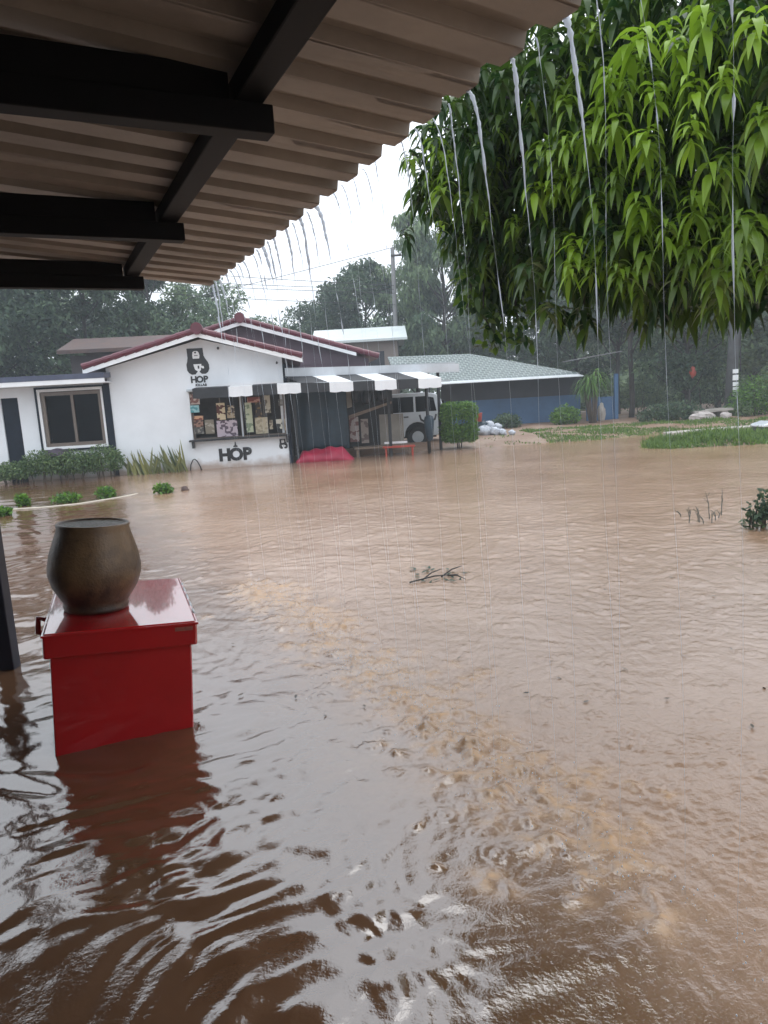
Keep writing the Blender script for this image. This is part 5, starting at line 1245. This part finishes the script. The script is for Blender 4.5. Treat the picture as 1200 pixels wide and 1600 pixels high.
# ------------------------------------------------------------------ poles, wires, small things on the bank
def build_poles():
    t = P(613, 387, 42); b = Vector((1.2, 42, 0))
    r = thing('utility_pole', 'tall thin grey utility pole rising above the trees behind the stall', 'pole', (b.x, 42, 0))
    obj('pole', MB().tube([(b.x, 42, -.2), (t.x, 42, t.z)], [.16, .11], 10), mat('weathered_concrete', (.16, .16, .16), .8, .15, 4), r, smooth=True)
    obj('crossarm', MB().box(t.x - .12, t.x + .5, 41.85, 41.95, t.z - .5, t.z - .4), M_darkbark, r)
    obj('insulator', MB().lathe([(.05, 0), (.07, .05), (.03, .12)], (t.x + .4, 41.9, t.z - .4), 10), M_steel, r)
    obj('transformer_box', MB().box(b.x - .1, b.x + .25, 41.7, 41.9, 4.9, 5.5), M_steel, r, bevel=.02)
    labs = ['topmost overhead wire across the bright sky gap', 'second overhead wire below the topmost one', 'third overhead wire counted from the top', 'fourth overhead wire, just over the pale trees', 'lowest overhead wire, partly before the dark rounded trees']
    for i, (x0, y0, x1, y1, Y) in enumerate(((340, 428, 616, 456, 40), (330, 440, 616, 462, 40), (340, 446, 618, 468, 40), (370, 464, 618, 486, 40), (350, 452, 616, 396, 41.5))):
        a = P(x0, y0, Y); c = P(x1, y1, 42 if i == 4 else Y + 1.8); a2 = a + (a - c) * 2.2
        pts = [a2.lerp(c, k / 20) - Vector((0, 0, .5 * math.sin(math.pi * k / 20))) + Vector((0, 0, .35)) for k in range(21)]
        tag(obj('overhead_wire', MB().tube(pts, .016, 5), M_wire), labs[i] if i != 4 else 'thin overhead wire rising to the top of the utility pole', 'wire', 'overhead wires in the sky gap')
    # lettered pole at the right
    t = P(1156, 380, 28); b = P(1139, 662, 28)
    r = thing('lettered_pole', 'thick dark pole with a column of pale square painted marks on the right bank', 'pole', (b.x, 28, 0))
    obj('pole', MB().tube([(b.x, 28, -.2), (t.x, 28, t.z)], [.22, .19], 14), mat('dark_pole_concrete', (.075, .08, .085), .8, .2, 4), r, smooth=True)
    for k, (y0, y1) in enumerate(((577, 583), (586, 594), (597, 603), (605, 612), (614, 621))):
        a = P(1146, y0, 27.78); c = P(1152.5, y1, 27.78)
        obj('painted_mark', MB().box(a.x - .02, c.x + .02, 27.76, 27.80, c.z, a.z), M_whitetrim, r)
    obj('cable', MB().tube([(b.x + .3, 27.8, 1.9), (b.x + .27, 27.8, 3.0), (b.x + .33, 27.8, 4.6)], .03, 6), M_wire, r)
    a = P(1082, 582, 29.5)
    tag(obj('red_cloth', MB().blob((a.x, 29.5, a.z), (.13, .06, .22), seed=5, jit=.25), M_redpaint, smooth=True), 'small red cloth hanging on the forked old tree', 'cloth')
    # rubbish heap
    qr = random.Random(9)
    spots = [(757, 683, .30), (772, 684, .26), (785, 681, .20), (765, 674, .24), (778, 675, .18), (800, 681, .16)]
    labs = ['large white plastic bag at the front left of the rubbish heap', 'bulging white bag in the middle front of the rubbish heap', 'smaller bluish white bag right of the middle of the rubbish heap', 'pale bag lying on top of the left of the rubbish heap', 'small bag on top of the middle of the rubbish heap', 'lone little white bag at the right end of the rubbish heap']
    for i, (x, y, rr) in enumerate(spots):
        p = P(x, y, 24.5 + .2 * (i > 2)); rr *= .8
        z = float(ground_z(p.x, p.y)) + rr * .6 + (.22 if i in (3, 4) else 0)
        tag(obj('rubbish_bag', MB().blob((p.x, p.y, z), (rr, rr * .8, rr * .75), 12, 9, .22, i + 3), M_plastic, smooth=True), labs[i], 'bag', 'bags of the rubbish heap')
    p = P(746, 652, 24.6); tag(obj('red_bucket', MB().lathe([(.12, 0), (.15, .28), (.16, .3), (.13, .3), (.11, .06)], (p.x + .02, 24.6, p.z - .15), 16), M_redpaint, smooth=True), 'red bucket on the rubbish heap beside the trimmed bush', 'bucket')
    p = P(752, 667, 24.7); tag(obj('dark_bag', MB().blob((p.x, 24.75, p.z - .05), (.34, .26, .26), 12, 8, .2, 77), M_tarpblue, smooth=True), 'dark blue bag below the red bucket on the rubbish heap', 'bag')
    # pale slab and stones on the right bank
    a = P(1082, 644, 27.2); c = P(1142, 638, 27.2)
    tag(obj('concrete_slab', MB().prism([(a.x, a.z - .06), (c.x, c.z - .06), (c.x, c.z + .02), (a.x, a.z + .03)], 27.0, 27.9).box(a.x + .1, a.x + .3, 27.1, 27.8, -.1, a.z - .06).box(c.x - .4, c.x - .15, 27.1, 27.8, -.1, c.z - .06), M_concrete), 'pale concrete slab raised on blocks beside the lettered pole', 'slab')
    for i, (x, y, s, lab) in enumerate(((1088, 652, .26, 'pale stone under the left end of the concrete slab'), (1100, 655, .34, 'biggest pale stone in front of the concrete slab'), (1109, 652, .22, 'small pale stone right of the biggest stone by the slab'), (1134, 653, .22, 'white stone at the foot of the lettered pole'))):
        p = P(x, y, 26.6); tag(obj('stone', MB().blob((p.x, 26.6, float(ground_z(p.x, 26.6)) + s * .35), (s, s * .7, s * .6), 10, 7, .2, 30 + i), M_soilrock), lab, 'stone', 'stones by the concrete slab')
    p = P(942, 632, 29.8)
    tag(obj('white_sack', MB().blob((p.x, 30.0, .45), (.17, .15, .45), 12, 9, .12, 8), M_concrete, smooth=True), 'tall pale sack standing behind the corner post of the blue wall', 'sack')
    # little moored tub at the right edge
    p = P(1192, 671, 21.0)
    r = thing('plastic_tub', 'low white tub with dark base on the grass at the right edge of the photo', 'tub', (p.x + .5, 21.0, 0))
    obj('base', MB().box(p.x - .10, p.x + 1.3, 20.8, 21.5, -.02, .17), M_black, r, bevel=.03)
    obj('shell', MB().prism([(p.x - .12, .171), (p.x + 1.35, .171), (p.x + 1.38, .27), (p.x + .2, .33), (p.x - .10, .24)], 20.75, 21.55), M_carwhite, r, bevel=.03)
    # thin concrete edge of the flooded road
    pts = [G(1043, 680, .05), G(1100, 675, .05), G(1150, 671, .05), G(1215, 667, .05)]
    mb = MB()
    for p, q in zip(pts[:-1], pts[1:]): mb.add([(p.x, p.y, -.2), (q.x, q.y, -.2), (q.x, q.y + .35, -.2), (p.x, p.y + .35, -.2), (p.x, p.y, .1), (q.x, q.y, .1), (q.x, q.y + .35, .13), (p.x, p.y + .35, .13)], [(3, 2, 1, 0), (4, 5, 6, 7), (0, 1, 5, 4), (1, 2, 6, 5), (2, 3, 7, 6), (3, 0, 4, 7)])
    o = obj('road_edge', mb, M_concrete); o['kind'] = 'structure'
build_poles()

# ------------------------------------------------------------------ rain haze
def build_haze():
    mt = bpy.data.materials.new('rain_haze'); mt.use_nodes = True; nt = mt.node_tree
    for n in list(nt.nodes):
        if n.type == 'BSDF_PRINCIPLED': nt.nodes.remove(n)
    v = nt.nodes.new('ShaderNodeVolumePrincipled'); v.inputs['Color'].default_value = (.80, .90, .98, 1); v.inputs['Density'].default_value = .0024
    nt.links.new(v.outputs[0], nt.nodes['Material Output'].inputs['Volume'])
    o = obj('haze', MB().box(-130, 140, -20, 110, -1.6, 18), mt); o['kind'] = 'stuff'; o['label'] = 'pale grey rain haze over the flooded yard'; o['category'] = 'haze'
build_haze()
